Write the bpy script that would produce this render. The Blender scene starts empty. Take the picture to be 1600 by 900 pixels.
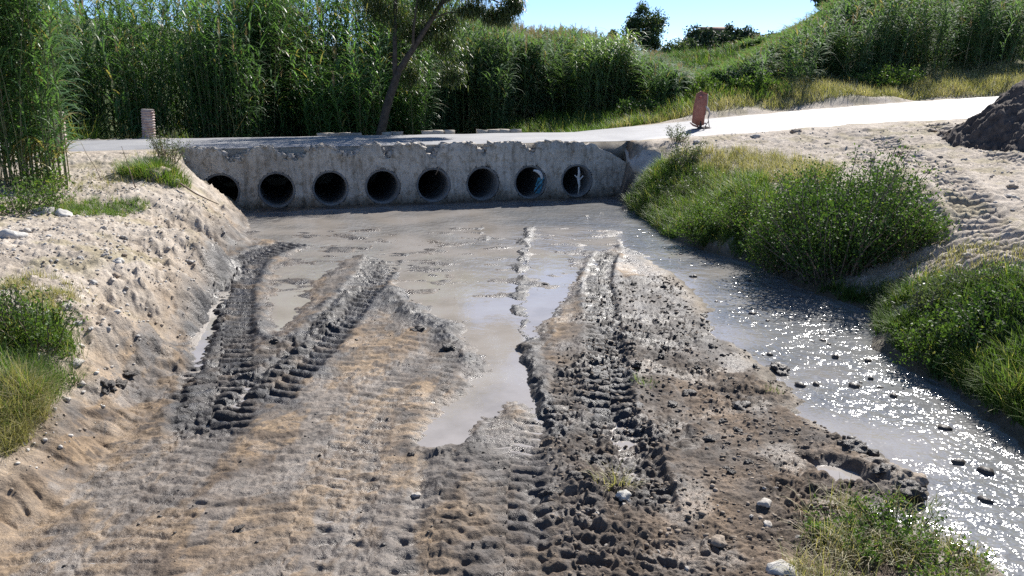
import bpy, math, random
import numpy as np
from math import radians as R

random.seed(7)
RNG = np.random.default_rng(7)
scene = bpy.context.scene
COL = scene.collection

# ------------------------------------------------------------------ camera, sky, sun, exposure
F, PITCH, EYE = 1331.0, R(13.5), 3.0
cam_d = bpy.data.cameras.new('camera')
cam_d.sensor_width = 36.0
cam_d.lens = 36.0 * F / 1600.0
cam_d.clip_start, cam_d.clip_end = 0.1, 3000
cam = bpy.data.objects.new('camera', cam_d)
cam.location = (0, 0, EYE)
cam.rotation_euler = (R(90) - PITCH, 0, 0)
COL.objects.link(cam)
scene.camera = cam

SUN_AZ, SUN_EL = R(29), R(40)          # azimuth clockwise from the viewing direction (+Y)
world = bpy.data.worlds.new('World')
scene.world = world
world.use_nodes = True
wn, wl = world.node_tree.nodes, world.node_tree.links
sky = wn.new('ShaderNodeTexSky')
sky.sky_type = 'NISHITA'
sky.sun_disc = False
sky.sun_elevation = SUN_EL
sky.sun_rotation = SUN_AZ
sky.air_density, sky.dust_density, sky.ozone_density = .66, .35, 3.2
sky.altitude = 2500
bg = wn['Background']
bg.inputs[1].default_value = 0.106
wl.new(sky.outputs[0], bg.inputs[0])

sun_d = bpy.data.lights.new('sun', 'SUN')
sun_d.energy = 5.0
sun_d.angle = R(0.55)
sun_d.color = (1.0, 0.955, 0.89)
sun = bpy.data.objects.new('sun', sun_d)
sun.rotation_euler = (R(90) - SUN_EL, 0, R(180) - SUN_AZ)
COL.objects.link(sun)

scene.view_settings.view_transform = 'Standard'
scene.view_settings.look = 'None'
scene.view_settings.exposure = 0.82
scene.view_settings.gamma = 1.0
scene.view_settings.use_curve_mapping = False
scene.cycles.use_denoising = False
scene.cycles.max_bounces = 6
scene.cycles.transparent_max_bounces = 4
scene.cycles.sample_clamp_indirect = 4.0
scene.cycles.diffuse_bounces = 4

# ------------------------------------------------------------------ helpers: projection
def ray(px, py):
    x, y = (px - 800) / F, (450 - py) / F
    return np.array([x, math.cos(PITCH) + y * math.sin(PITCH), -math.sin(PITCH) + y * math.cos(PITCH)])

def at_z(px, py, z):
    d = ray(px, py)
    t = (z - EYE) / d[2]
    return np.array([d[0] * t, d[1] * t, z])

def at_y(px, py, Y):
    d = ray(px, py)
    t = Y / d[1]
    return np.array([d[0] * t, Y, EYE + d[2] * t])

# ------------------------------------------------------------------ helpers: noise
_perm = np.random.default_rng(3).permutation(4096).astype(np.int32)
_ga = np.random.default_rng(4).random(4096).astype(np.float32) * 6.2832
_gx, _gy = np.cos(_ga), np.sin(_ga)

def noise(x, y, s=1.0, seed=0):
    """2D gradient noise, about -1..1"""
    x = (np.asarray(x, np.float32) / s + seed * 17.31).astype(np.float32)
    y = (np.asarray(y, np.float32) / s + seed * 9.77).astype(np.float32)
    xi, yi = np.floor(x).astype(np.int32), np.floor(y).astype(np.int32)
    fx, fy = x - xi, y - yi
    def g(ix, iy, dx, dy):
        h = _perm[(ix + _perm[(iy & 4095)]) & 4095]
        return _gx[h] * dx + _gy[h] * dy
    u, v = fx * fx * fx * (fx * (fx * 6 - 15) + 10), fy * fy * fy * (fy * (fy * 6 - 15) + 10)
    a = g(xi, yi, fx, fy); b = g(xi + 1, yi, fx - 1, fy)
    c = g(xi, yi + 1, fx, fy - 1); d = g(xi + 1, yi + 1, fx - 1, fy - 1)
    return 1.5 * ((a * (1 - u) + b * u) * (1 - v) + (c * (1 - u) + d * u) * v)

def fbm(x, y, s, n=3, seed=0, gain=.5):
    t, a = 0, 1.0
    for i in range(n):
        t = t + a * noise(x, y, s / 2 ** i, seed + i * 3)
        a *= gain
    return t

def sstep(e0, e1, x):
    t = np.clip((x - e0) / (e1 - e0), 0, 1)
    return t * t * (3 - 2 * t)

def seg_dist(x, y, pts):
    """distance, arc length and side of the nearest point of a polyline"""
    best = np.full(x.shape, 1e9, np.float32); S = np.zeros_like(best); L = np.zeros_like(best)
    s0 = 0.0
    for (ax, ay), (bx, by) in zip(pts[:-1], pts[1:]):
        dx, dy = bx - ax, by - ay
        l = math.hypot(dx, dy) + 1e-9
        t = np.clip(((x - ax) * dx + (y - ay) * dy) / l ** 2, 0, 1)
        qx, qy = x - ax - t * dx, y - ay - t * dy
        d = np.hypot(qx, qy)
        m = d < best
        best = np.where(m, d, best)
        S = np.where(m, s0 + t * l, S)
        L = np.where(m, (qx * dy - qy * dx) / l, L)
        s0 += l
    return best, S, L, s0

def smooth_line(pts, n=4):
    """Catmull-Rom through 2D points"""
    P = [pts[0]] + list(pts) + [pts[-1]]
    out = []
    for i in range(1, len(P) - 2):
        p0, p1, p2, p3 = map(np.array, P[i - 1:i + 3])
        for k in range(n):
            t = k / n
            out.append(tuple(.5 * ((2 * p1) + (p2 - p0) * t + (2 * p0 - 5 * p1 + 4 * p2 - p3) * t * t + (3 * p1 - p0 - 3 * p2 + p3) * t ** 3)))
    out.append(tuple(pts[-1]))
    return out

def poly_sd(x, y, pts):
    """signed distance to a polygon, negative inside"""
    d, _, _, _ = seg_dist(x, y, list(pts) + [pts[0]])
    ins = np.zeros(x.shape, bool)
    n = len(pts)
    for i in range(n):
        (ax, ay), (bx, by) = pts[i], pts[(i + 1) % n]
        if ay == by: continue
        c = ((ay > y) != (by > y)) & (x < (bx - ax) * (y - ay) / (by - ay) + ax)
        ins ^= c
    return np.where(ins, -d, d)

def img(pts, z=0.0):
    return [tuple(at_z(p[0], p[1], z)[:2]) for p in pts]

# ------------------------------------------------------------------ layout of wall and road (a along, b away)
W0 = np.array([-5.75, 20.8]); WT = np.array([math.cos(R(15)), math.sin(R(15))]); WN = np.array([-WT[1], WT[0]])
def ab(x, y):
    dx, dy = x - W0[0], y - W0[1]
    return dx * WT[0] + dy * WT[1], dx * WN[0] + dy * WN[1]
def wab(a, b):
    p = W0 + WT * a + WN * b
    return float(p[0]), float(p[1])
PIPES = [-1.29 + 1.29 * i for i in range(8)]
PIPE_R, PIPE_Z = 0.445, 0.47
A_L, A_R = -2.25, 9.35
_ra = np.array([-60, -8, 9, 11.5, 15.6, 20.8, 30, 45]); _rz = np.array([1.7, 1.5, 1.5, 1.6, 1.83, 2.02, 2.35, 3.2])
_rc = np.array([0, 0, .02, .10, .18, .30, .4, .4]); _rw = np.array([4.0, 4.0, 4.1, 4.2, 4.4, 4.8, 5.2, 5.2])
def road_z(a, b):
    w = np.interp(a, _ra, _rw)
    return np.interp(a, _ra, _rz) + np.interp(a, _ra, _rc) * np.clip((b - .1) / w, -.2, 1.2)
def road_w(a): return np.interp(a, _ra, _rw)

# ------------------------------------------------------------------ terrain
CP = []
for p in [(100,243,1.42),(200,243,1.42),(270,248,1.4),(30,250,1.4),(150,268,1.27),(60,300,1.15),(220,278,1.22),(262,272,1.25),(300,300,.95),
          (120,312,1.05),(230,305,1.02),(275,300,.95),(0,370,1.0),(100,370,.95),(205,360,.86),(-100,370,1.1),(0,450,.86),(100,450,.8),
          (180,430,.74),(0,550,.7),(90,540,.62),(130,500,.68),(0,640,.5),(55,620,.5),(0,720,.32),(-100,600,.7),(-150,750,.5),
          (330,335,.62),(305,370,.72),(282,430,.62),(238,500,.56),(175,570,.5),(105,650,.42),(40,730,.34),
          (378,335,.04),(372,365,.04),(345,400,.04),(330,450,.04),(297,500,.04),(265,545,.05),(200,600,.06),(150,650,.07),(90,720,.08),(20,800,.1),(-80,900,.1),
          (200,900,.05),(500,900,.05),(800,900,.05),(1100,900,.05),(1400,900,.06),(300,700,.05),(600,700,.04),(900,700,.05),(1100,700,.06),
          (500,500,.03),(700,450,.02),(900,500,.04),(1020,480,.06),(600,360,.0),(800,340,0),(1050,600,.07),
          (1005,345,0),(1050,400,0),(1150,450,0),(1250,530,0),(1350,620,0),(1450,720,0),(1550,830,0),
          (975,320,.02),(1050,374,.03),(1190,414,.03),(1290,464,.03),(1380,490,.03),(1400,560,.03),(1500,605,.03),(1600,680,.03),(1750,780,.05),
          (1010,290,.6),(1040,250,1.15),(1100,222,1.45),(1150,300,.9),(1100,335,.45),(1200,250,1.3),(1300,240,1.36),(1250,330,.9),(1330,400,.4),
          (1400,260,1.33),(1500,260,1.36),(1600,260,1.4),(1450,330,1.12),(1550,330,1.15),(1600,400,1.0),(1480,420,.75),(1420,440,.5),(1600,480,.75),
          (1490,520,.4),(1600,570,.42),(1700,500,.8),(1800,650,.6),(1700,350,1.2),(1800,260,1.5)]:
    CP.append(tuple(at_z(*p)))
for p in [(-14,12,1.1),(-10,8,.95),(-8,5,.8),(-6,2,.6),(-5,-4,.6),(-25,20,1.5),(-25,8,1.4),(-40,10,2),(0,0,.05),(0,-6,.1),(4,-3,0),
          (20,14,1.3),(12,7,.95),(14,10,1.1),(9,4.5,.6),(8.5,0,.6),(8,-6,.7),(30,15,1.7),(40,5,2),(50,30,3.5),
          (30,150,7),(0,150,6),(-60,100,12),(90,80,9),(200,300,20),(-200,200,22),(0,300,12),(0,-40,1),(60,-40,3),(-60,-40,3),(45,120,7),(20,100,4.5)]:
    CP.append(p)
for a, b, z in [(-40,8,1.6),(-20,8,.7),(-10,8,.3),(-4,8,.3),(2,8,.3),(7,8,.4),(9.8,7,1.3),(12,8.5,1.75),(15,8,2.3),(20,8,2.75),(25,9,3.0),(35,9,3.6),
                (15,14,2.6),(22,14,3.3),(10,14,1.7),(5,16,.9),(-5,16,.6),(-20,16,1.5),(-32,16,3),(10,28,2.0),(0,30,2.0),(-20,30,5),(22,28,3.7),(35,25,6.5),(10,50,2.5),(24,45,4)]:
    CP.append((*wab(a, b), z))
CP = np.array(CP, np.float64)
_n = len(CP)
_D = np.sqrt((CP[:, None, 0] - CP[None, :, 0]) ** 2 + (CP[:, None, 1] - CP[None, :, 1]) ** 2 + .2)
_K = np.zeros((_n + 1, _n + 1)); _K[:_n, :_n] = _D - np.eye(_n) * .05
_K[_n, :_n] = 1; _K[:_n, _n] = 1
_wt = np.linalg.solve(_K, np.append(CP[:, 2], 0))

POOL = img([(380,333),(700,318),(970,311),(985,350),(965,388),(930,420),(880,480),(845,532),(823,548),(850,620),(880,695),(845,697),(830,655),
            (795,632),(752,660),(738,703),(645,703),(655,672),(700,625),(745,575),(730,540),(700,503),(640,482),(610,450),(600,410),(560,402),
            (520,430),(470,490),(430,530),(412,500),(410,450),(440,402),(470,385),(380,372)])
POOL_S = img([(336,462),(348,476),(332,522),(310,562),(298,550),(318,500)])
POOL_R = img([(1262,722),(1330,732),(1395,762),(1370,778),(1300,757)])
STREAM = img([(960,332),(990,316),(1050,370),(1190,410),(1290,460),(1380,488),(1402,560),(1500,603),(1600,678),(1750,800)]) + \
         [(4.6, 1.5), (4.6, -14), (2.4, -14), (2.4, 1.5)] + \
         img([(1520,890),(1400,828),(1345,795),(1440,778),(1405,738),(1320,706),(1232,650),(1222,600),(1190,572),(1090,520),
              (1100,480),(1060,436),(1000,402),(968,386)])
CLODS = img([(845,700),(870,560),(930,440),(1050,432),(1100,480),(1205,575),(1330,712),(1400,780),(1330,800),(1420,860),(1500,1000),(880,1100),(860,800)])
CHAN = img([(378,300),(378,335),(372,365),(345,400),(330,450),(297,500),(265,545),(200,600),(150,650),(90,720),(20,800),(-80,900)]) + [(-3.6, 1), (-3.6, -14), (3, -14)] + \
       img([(1600,1000),(1500,870),(1400,800),(1400,740),(1230,640),(1100,500),(1000,400),(985,300)])
#        points, width, depth, lug height, period, blackness, chevron
TRACKS = [([(395,655),(430,605),(480,560),(530,500),(575,445),(598,405),(612,375)], .62, .022, .062, .20, 1.0, .45),
          ([(300,700),(340,650),(385,605),(430,560),(500,520),(560,490)], .50, .012, .045, .20, .75, .4),
          ([(322,700),(335,630),(345,565),(352,505),(362,450),(388,410),(430,390),(478,378)], .75, .026, .060, .19, 1.0, .3),
          ([(240,650),(285,570),(318,505),(342,440)], .50, .015, .040, .18, .45, .3),
          ([(962,720),(952,620),(946,545),(938,480),(935,432),(952,392)], .46, .035, .07, .17, .95, .12),
          ([(882,690),(893,610),(902,560)], .46, .02, .055, .16, .6, .2),
          ([(1030,840),(1012,770),(990,700),(970,650)], .36, .05, .045, .15, .6, .2),
          ([(785,1100),(787,900),(792,800),(797,720),(805,650),(798,630)], .60, .02, .030, .15, .6, .35),
          ([(640,1100),(665,900),(685,800),(700,735),(712,700)], .5, .012, .024, .16, .3, .3),
          ([(420,1100),(450,860),(510,700),(565,600),(640,520),(660,490)], 1.1, .01, .018, .17, .12, .25),
          ([(930,1100),(900,900),(885,830),(855,740)], .5, .03, .035, .15, .45, .2),
          ([(60,1000),(140,860),(240,740),(310,650)], 1.1, .012, .016, .16, .1, .25),
          ([(560,1100),(575,900),(590,780),(600,700)], .8, .01, .016, .17, .15, .3)]
TRACKS = [(smooth_line(img(t[0])), *t[1:]) for t in TRACKS]
DIRT_TRACKS = [smooth_line(img(t, 1.2)) for t in ([(1360,238),(1430,262),(1490,300),(1550,345),(1640,400)], [(1330,250),(1390,290),(1450,330),(1520,375),(1600,430)],
                                                   [(1250,212),(1380,222),(1480,240),(1600,275)])]
RIDGES = [([(828,352),(818,400),(816,450),(820,540),(848,620),(872,690)], .10, .07, 1.), ([(605,455),(640,490),(685,512),(715,545),(745,570)], .16, .08, 1.),
          ([(405,505),(425,540),(475,542)], .10, .06, 1.), ([(640,706),(700,716),(765,722)], .12, .05, .6), ([(700,716),(705,900)], .14, .05, .5),
          ([(985,520),(990,600),(1000,680),(1030,730)], .14, .07, .4), ([(420,600),(440,570),(500,520),(545,460)], .08, .04, .9),
          ([(752,345),(755,375)], .14, .05, .8), ([(1120,700),(1010,800)], .1, .03, .3), ([(740,705),(752,760),(745,900)], .10, .045, .6),
          ([(870,690),(890,760),(880,900)], .16, .07, .4), ([(1405,762),(1360,720),(1310,700)], .16, .10, .4), ([(1380,770),(1425,765)], .2, .1, .5),
          ([(1010,400),(965,385)], .12, .05, .8)]
RIDGES = [(smooth_line(img(r[0])), *r[1:]) for r in RIDGES]

def base_h(x, y):
    x = np.asarray(x, np.float32); y = np.asarray(y, np.float32)
    sh = x.shape; x = x.ravel(); y = y.ravel()
    out = np.empty(x.shape, np.float32)
    cp = CP.astype(np.float32); w = _wt.astype(np.float32)
    for i in range(0, len(x), 60000):
        xs, ys = x[i:i + 60000, None], y[i:i + 60000, None]
        out[i:i + 60000] = np.sqrt((xs - cp[None, :, 0]) ** 2 + (ys - cp[None, :, 1]) ** 2 + .2) @ w[:_n] + w[_n]
    a, b = ab(x, y)
    # road bed
    rz = road_z(a, b) - .015
    w_ = road_w(a)
    d = np.maximum(np.maximum(-b + .1, b - w_ - .1), 0)
    k = 1 - sstep(.25, 2.2, d)
    on_culvert = sstep(A_L - .1, A_L + .5, a) * (1 - sstep(A_R - .6, A_R + .2, a))
    k = k * (1 - on_culvert)
    out = out * (1 - k) + rz * k
    # under the culvert and in front of it: the river bed
    bed = on_culvert * sstep(-.9, -.4, b) * (1 - sstep(w_ + 1.5, w_ + 3, b))
    front = sstep(A_L + 1.1, A_L + 1.7, a) * (1 - sstep(A_R - 1.1, A_R - .4, a)) * sstep(-1.2, -.5, b) * (1 - sstep(w_, w_ + 2, b))
    under = on_culvert * sstep(.1, .35, b) * (1 - sstep(w_ - .1, w_ + 2, b))
    out = out * (1 - front) + (-.06) * front
    out = out * (1 - under) + np.minimum(out, -.06) * under
    return np.clip(out, -.3, 40).reshape(sh)

def terrain(x, y, full=False):
    """height of the ground; with full=True also the masks the ground material uses"""
    x = np.asarray(x, np.float32); y = np.asarray(y, np.float32)
    h0 = base_h(x, y)
    h = h0.copy()
    r = np.hypot(x, y)
    a, b = ab(x, y)
    near = 1 - sstep(24, 30, y)
    wx = x + .10 * noise(x, y, .5, 5) + .05 * noise(x, y, .17, 6)
    wy = y + .10 * noise(x, y, .5, 7) + .05 * noise(x, y, .17, 8)
    chan = (1 - sstep(-.15, .35, poly_sd(wx, wy, CHAN))) * (y < 25)
    offroad = np.clip(sstep(.0, .5, np.maximum(-b, b - road_w(a))), 0, 1)
    core = (1 - sstep(-.45, .05, poly_sd(wx, wy, CHAN))) * (y < 25)
    h = h * (1 - core) + (.027 + .020 * sstep(-.2, .6, -noise(x, y, 1.7, 59)) + .01 * (y < 6.5)) * core
    # rough dry ground
    slope = sstep(.08, .3, h0) * (1 - sstep(.62, .85, h0)) * (x < 0)
    dry = (1 - chan) * near * offroad
    peb = np.maximum(noise(x, y, .13, 11), 0) ** 2 + .8 * np.maximum(noise(x, y, .07, 12), 0) ** 2
    h += dry * (.05 * fbm(x, y, 1.3, 3, 21) + .034 * fbm(x, y, .22, 3, 25) + .05 * peb)
    h += dry * slope * (.13 * fbm(x, y * .8, .5, 5, 31, .55) * sstep(6.5, 9, y) + .05 * (1 - np.abs(noise(x, y * .6, .22, 35))) * noise(x, y, .5, 36) + .035 * peb)
    h += (1 - near) * .25 * fbm(x, y, 4, 3, 41)
    # channel mud
    m1 = fbm(x, y, .9, 3, 51)
    bk = sstep(.0, .35, h0) * (.35 + .65 * sstep(6.5, 9, y)) * near * offroad * (y < 24)
    h += bk * chan * (.05 * fbm(x, y, .25, 3, 58) + .04 * peb)
    h += chan * (.012 * sstep(6.5, 8.5, y) * (1 - sstep(15.5, 18, y)) + .016 * m1 + .005 * fbm(x, y, .12, 3, 55) + .003 * np.maximum(noise(x, y, .045, 57), 0))
    h = np.where(y < 25, np.maximum(h, .012), h)
    clod = (1 - sstep(-.25, .15, poly_sd(wx, wy, CLODS))) * chan
    bil = np.abs(noise(x + .12 * noise(x, y, .2, 60), y, .34, 61)) * 2.4 - .5
    bil2 = np.abs(noise(x + .2 * noise(x, y, .3, 69), y, .13, 62)) * 2.4 - .5
    bil3 = np.abs(noise(x + .04 * noise(x, y, .09, 68), y, .065, 63)) * 2.4 - .5
    rough = .35 + .65 * sstep(-.3, .5, noise(x, y, 1.1, 64))
    h += clod * (.022 + rough * (.020 * bil + .024 * bil2 + .016 * bil3 - .006) + .006 * noise(x, y, .03, 66))
    # pools
    pd = poly_sd(wx, wy, POOL)
    pool = (1 - sstep(-.28, .12, pd + .05 * noise(x, y, .07, 74))) * (y < 25)
    pool = np.maximum(pool, 1 - sstep(-.1, .05, poly_sd(wx, wy, POOL_S)))
    pool = np.maximum(pool, 1 - sstep(-.1, .05, poly_sd(wx, wy, POOL_R)))
    shallow = sstep(8.5, 13, y) * (1 - sstep(17.5, 19, y))
    h = h * (1 - pool) + pool * (-.045 + .010 * m1 + shallow * (.032 + .036 * np.maximum(fbm(x * .5, y, .45, 3, 71), -.2) + .014 * fbm(x * .5, y, .12, 2, 72)))
    st = 1 - sstep(-.5, .06, poly_sd(wx, wy, STREAM))
    bars = sstep(.45, .75, noise(x, y, .55, 75)) * .8
    h = h * (1 - st) + st * (-.12 + .05 * fbm(x, y, .7, 2, 73) + .07 * bars)
    # ridges left by the wheels
    black = np.zeros_like(h); tread = np.zeros_like(h)
    for pts, w, hh, dk in RIDGES:
        P = np.array(pts); m = (x > P[:, 0].min() - .6) & (x < P[:, 0].max() + .6) & (y > P[:, 1].min() - .6) & (y < P[:, 1].max() + .6)
        if not m.any(): continue
        xs, ys = wx[m], wy[m]
        d, S, L, T = seg_dist(xs, ys, pts)
        g = np.exp(-(d / w) ** 2) * sstep(-.9, .3, noise(xs, ys, .3, 77) + .2)
        h[m] += hh * .72 * g * (.8 + .35 * noise(xs, ys, .10, 78) + .25 * noise(xs, ys, .04, 79))
        black[m] = np.maximum(black[m], dk * np.exp(-(d / (w * 1.8)) ** 2))
    # tyre tracks
    for i, (pts, w, dep, lug, per, dk, chev) in enumerate(TRACKS):
        P = np.array(pts); m = (x > P[:, 0].min() - w) & (x < P[:, 0].max() + w) & (y > P[:, 1].min() - w) & (y < P[:, 1].max() + w)
        if not m.any(): continue
        xs, ys = x[m] + .015 * noise(x[m], y[m], .35, 80 + i), y[m] + .015 * noise(x[m], y[m], .3, 90 + i)
        d, S, L, T = seg_dist(xs, ys, pts)
        hw = w / 2
        ends = sstep(0, .5, S) * (1 - sstep(T - .5, T, S))
        inside = (1 - sstep(hw * .8, hw * 1.05, d)) * ends
        ph = (S + chev * np.abs(L) + .022 * noise(xs, ys, .25, 95)) / per + np.where(L > 0, .5, 0)
        s = np.sin(ph * 2 * math.pi)
        fr = ph - np.floor(ph)
        lugs = (1 - 2.1 * np.exp(-((fr - .5) / .20) ** 2)) * (.8 + .35 * noise(xs, ys, .25, 97)) * (.6 + .4 * np.clip(noise(xs, ys, .7, 98) * 2 + .6, 0, 1))
        berm = np.exp(-((d - hw * 1.12) / (.06 + .03 * w)) ** 2) * ends * (.6 + .7 * noise(xs, ys, .2, 99))
        h[m] += inside * (-dep + lug * .62 * lugs) + berm * dep * .8
        h[m] += .006 * inside * noise(xs, ys, .05, 88)
        black[m] = np.maximum(black[m], dk * (1 - sstep(hw * .8, hw * 1.5, d + .14 * noise(xs, ys, .3, 96) + .06 * noise(xs, ys, .08, 94))) * ends)
        tread[m] = np.maximum(tread[m], inside)
    # faint wheel ripples over the soft ground
    soft = chan * (1 - clod) * (1 - pool) * (1 - tread) * (1 - st) * (1 - sstep(12, 15, y))
    lane = (x + .12 * noise(x, y, 1.8, 100)) / .55; lf = lane - np.floor(lane)
    phs = (y + .16 * (lf - .5) ** 2 * 4 * .55 + .035 * noise(x, y, .3, 101)) / .17 + np.floor(lane) * .37
    fr = phs - np.floor(phs)
    q = .25 - np.exp(-((fr - .5) / .13) ** 2) * sstep(0, .12, lf) * sstep(1, .88, lf)
    h += soft * .036 * q * sstep(-.35, .1, noise(x, y, .45, 102)) * (.75 + .5 * noise(x, y, .12, 104))
    for pts in DIRT_TRACKS:
        d, S, L, T = seg_dist(x, y, pts)
        ins = (1 - sstep(.28, .36, d)) * sstep(0, 1, S) * (1 - sstep(T - 1, T, S))
        h += ins * (-.03 + .055 * np.sin((S + .3 * np.abs(L)) / .27 * 6.283)) + .03 * np.exp(-((d - .4) / .08) ** 2) * (ins >= 0)
    # keep the road bed smooth
    onroad = (1 - offroad) * (1 - sstep(A_L, A_L + .3, a) * (1 - sstep(A_R - .3, A_R, a)))
    h = h * (1 - onroad) + (road_z(a, b) - .015) * onroad
    if not full: return h
    return h, h0, dict(chan=chan, clod=clod, pool=pool, st=st, black=black, tread=tread, slope=slope, near=near, a=a, b=b, m1=m1, bil2=bil2, peb=peb, offroad=offroad)

def gz(x, y):
    return terrain(np.atleast_1d(np.float32(x)), np.atleast_1d(np.float32(y)))

def ground_at(px, py):
    """where the line of sight through a pixel meets the ground"""
    d = ray(px, py)
    t = np.concatenate([np.linspace(2.5, 40, 900), np.linspace(40, 200, 300)])
    X, Y, Z = d[0] * t, d[1] * t, EYE + d[2] * t
    hit = np.nonzero(Z < terrain(X, Y))[0]
    i = hit[0] if len(hit) else -1
    return np.array([X[i], Y[i], Z[i]])

# ------------------------------------------------------------------ mesh helpers
def mesh_np(name, V, Q, mat, attrs=None, smooth=False, parent=None):
    """V (n,3), Q (m,3 or 4) -> one mesh object"""
    me = bpy.data.meshes.new(name)
    V = np.ascontiguousarray(V, np.float32); Q = np.ascontiguousarray(Q, np.int32)
    k = Q.shape[1]
    me.vertices.add(len(V)); me.vertices.foreach_set('co', V.ravel())
    me.loops.add(Q.size); me.loops.foreach_set('vertex_index', Q.ravel())
    me.polygons.add(len(Q))
    me.polygons.foreach_set('loop_start', np.arange(0, Q.size, k, dtype=np.int32))
    if smooth: me.polygons.foreach_set('use_smooth', np.ones(len(Q), bool))
    for n_, arr in (attrs or {}).items():
        if arr.ndim == 1:
            at = me.attributes.new(n_, 'FLOAT', 'POINT'); at.data.foreach_set('value', np.ascontiguousarray(arr, np.float32))
        else:
            at = me.attributes.new(n_, 'FLOAT_COLOR', 'POINT')
            c = np.ones((len(arr), 4), np.float32); c[:, :3] = arr
            at.data.foreach_set('color', c.ravel())
    me.update(calc_edges=True)
    o = bpy.data.objects.new(name, me)
    me.materials.append(mat)
    COL.objects.link(o)
    if parent is not None: o.parent = parent
    return o

class MB:
    """collects quads/tris as (verts, faces) with a per-vertex tint"""
    def __init__(s): s.V, s.Q, s.T, s.n = [], [], [], 0
    def add(s, V, Q, t=0.5):
        V = np.asarray(V, np.float32).reshape(-1, 3); Q = np.asarray(Q, np.int64)
        if Q.shape[1] == 3: Q = np.concatenate([Q, Q[:, 2:3]], 1)
        s.V.append(V); s.Q.append(Q + s.n); s.n += len(V)
        s.T.append(np.broadcast_to(np.asarray(t, np.float32), (len(V),)))
    def tube(s, pts, rad, k=6, t=0.5, cap=True):
        pts = np.asarray(pts, float); n = len(pts); rad = np.broadcast_to(np.asarray(rad, float), (n,))
        tan = np.gradient(pts, axis=0); tan /= np.linalg.norm(tan, axis=1)[:, None] + 1e-9
        ref = np.array([0, 0, 1.]) if abs(tan[0][2]) < .8 else np.array([1., 0, 0])
        V = []
        for i in range(n):
            u = np.cross(tan[i], ref); u /= np.linalg.norm(u) + 1e-9
            v = np.cross(u, tan[i])
            for j in range(k):
                g = 2 * math.pi * j / k
                V.append(pts[i] + rad[i] * (math.cos(g) * u + math.sin(g) * v))
        Q = [(i * k + j, i * k + (j + 1) % k, (i + 1) * k + (j + 1) % k, (i + 1) * k + j) for i in range(n - 1) for j in range(k)]
        if cap:
            V.append(pts[0]); V.append(pts[-1])
            c0, c1 = n * k, n * k + 1
            Q += [(c0, (j + 1) % k, j, j) for j in range(k)] + [(c1, (n - 1) * k + j, (n - 1) * k + (j + 1) % k, (n - 1) * k + (j + 1) % k) for j in range(k)]
        s.add(V, Q, t)
    def box(s, c, size, rot=0, t=.5, tilt=0, jit=0):
        c = np.array(c, float); hx, hy, hz = np.array(size) / 2
        P = np.array([(x, y, z) for z in (-hz, hz) for y in (-hy, hy) for x in (-hx, hx)])
        if jit: P += RNG.normal(0, jit, P.shape)
        ct, st_ = math.cos(tilt), math.sin(tilt)
        P = np.stack([P[:, 0] * ct + P[:, 2] * st_, P[:, 1], -P[:, 0] * st_ + P[:, 2] * ct], 1)
        cr, sr = math.cos(rot), math.sin(rot)
        P = np.stack([P[:, 0] * cr - P[:, 1] * sr, P[:, 0] * sr + P[:, 1] * cr, P[:, 2]], 1) + c
        s.add(P, [(0, 2, 3, 1), (4, 5, 7, 6), (0, 1, 5, 4), (2, 6, 7, 3), (0, 4, 6, 2), (1, 3, 7, 5)], t)
    def build(s, name, mat, parent=None, smooth=False, origin=(0, 0, 0)):
        V = np.concatenate(s.V) - np.array(origin, np.float32); Q = np.concatenate(s.Q); T = np.concatenate(s.T)
        me = bpy.data.meshes.new(name)
        tri = Q[:, 2] == Q[:, 3]
        size = np.where(tri, 3, 4).astype(np.int32)
        start = np.concatenate([[0], np.cumsum(size)[:-1]]).astype(np.int32)
        keep = np.ones(Q.shape, bool); keep[tri, 3] = False
        loops = Q[keep].astype(np.int32)
        me.vertices.add(len(V)); me.vertices.foreach_set('co', V.astype(np.float32).ravel())
        me.loops.add(len(loops)); me.loops.foreach_set('vertex_index', loops)
        me.polygons.add(len(Q)); me.polygons.foreach_set('loop_start', start)
        if smooth: me.polygons.foreach_set('use_smooth', np.ones(len(Q), bool))
        at = me.attributes.new('tint', 'FLOAT', 'POINT'); at.data.foreach_set('value', T.astype(np.float32))
        me.update(calc_edges=True)
        o = bpy.data.objects.new(name, me); me.materials.append(mat); COL.objects.link(o)
        if parent is not None: o.parent = parent
        return o

def tag(o, label=None, cat=None, group=None, kind=None):
    if label: o['label'] = label
    if cat: o['category'] = cat
    if group: o['group'] = group
    if kind: o['kind'] = kind
    return o

def empty(name, loc, label, cat, group=None, rz=0):
    o = bpy.data.objects.new(name, None); COL.objects.link(o)
    o.location = tuple(float(v) for v in loc); o.rotation_euler = (0, 0, rz); o.empty_display_size = .2
    return tag(o, label, cat, group)

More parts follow.
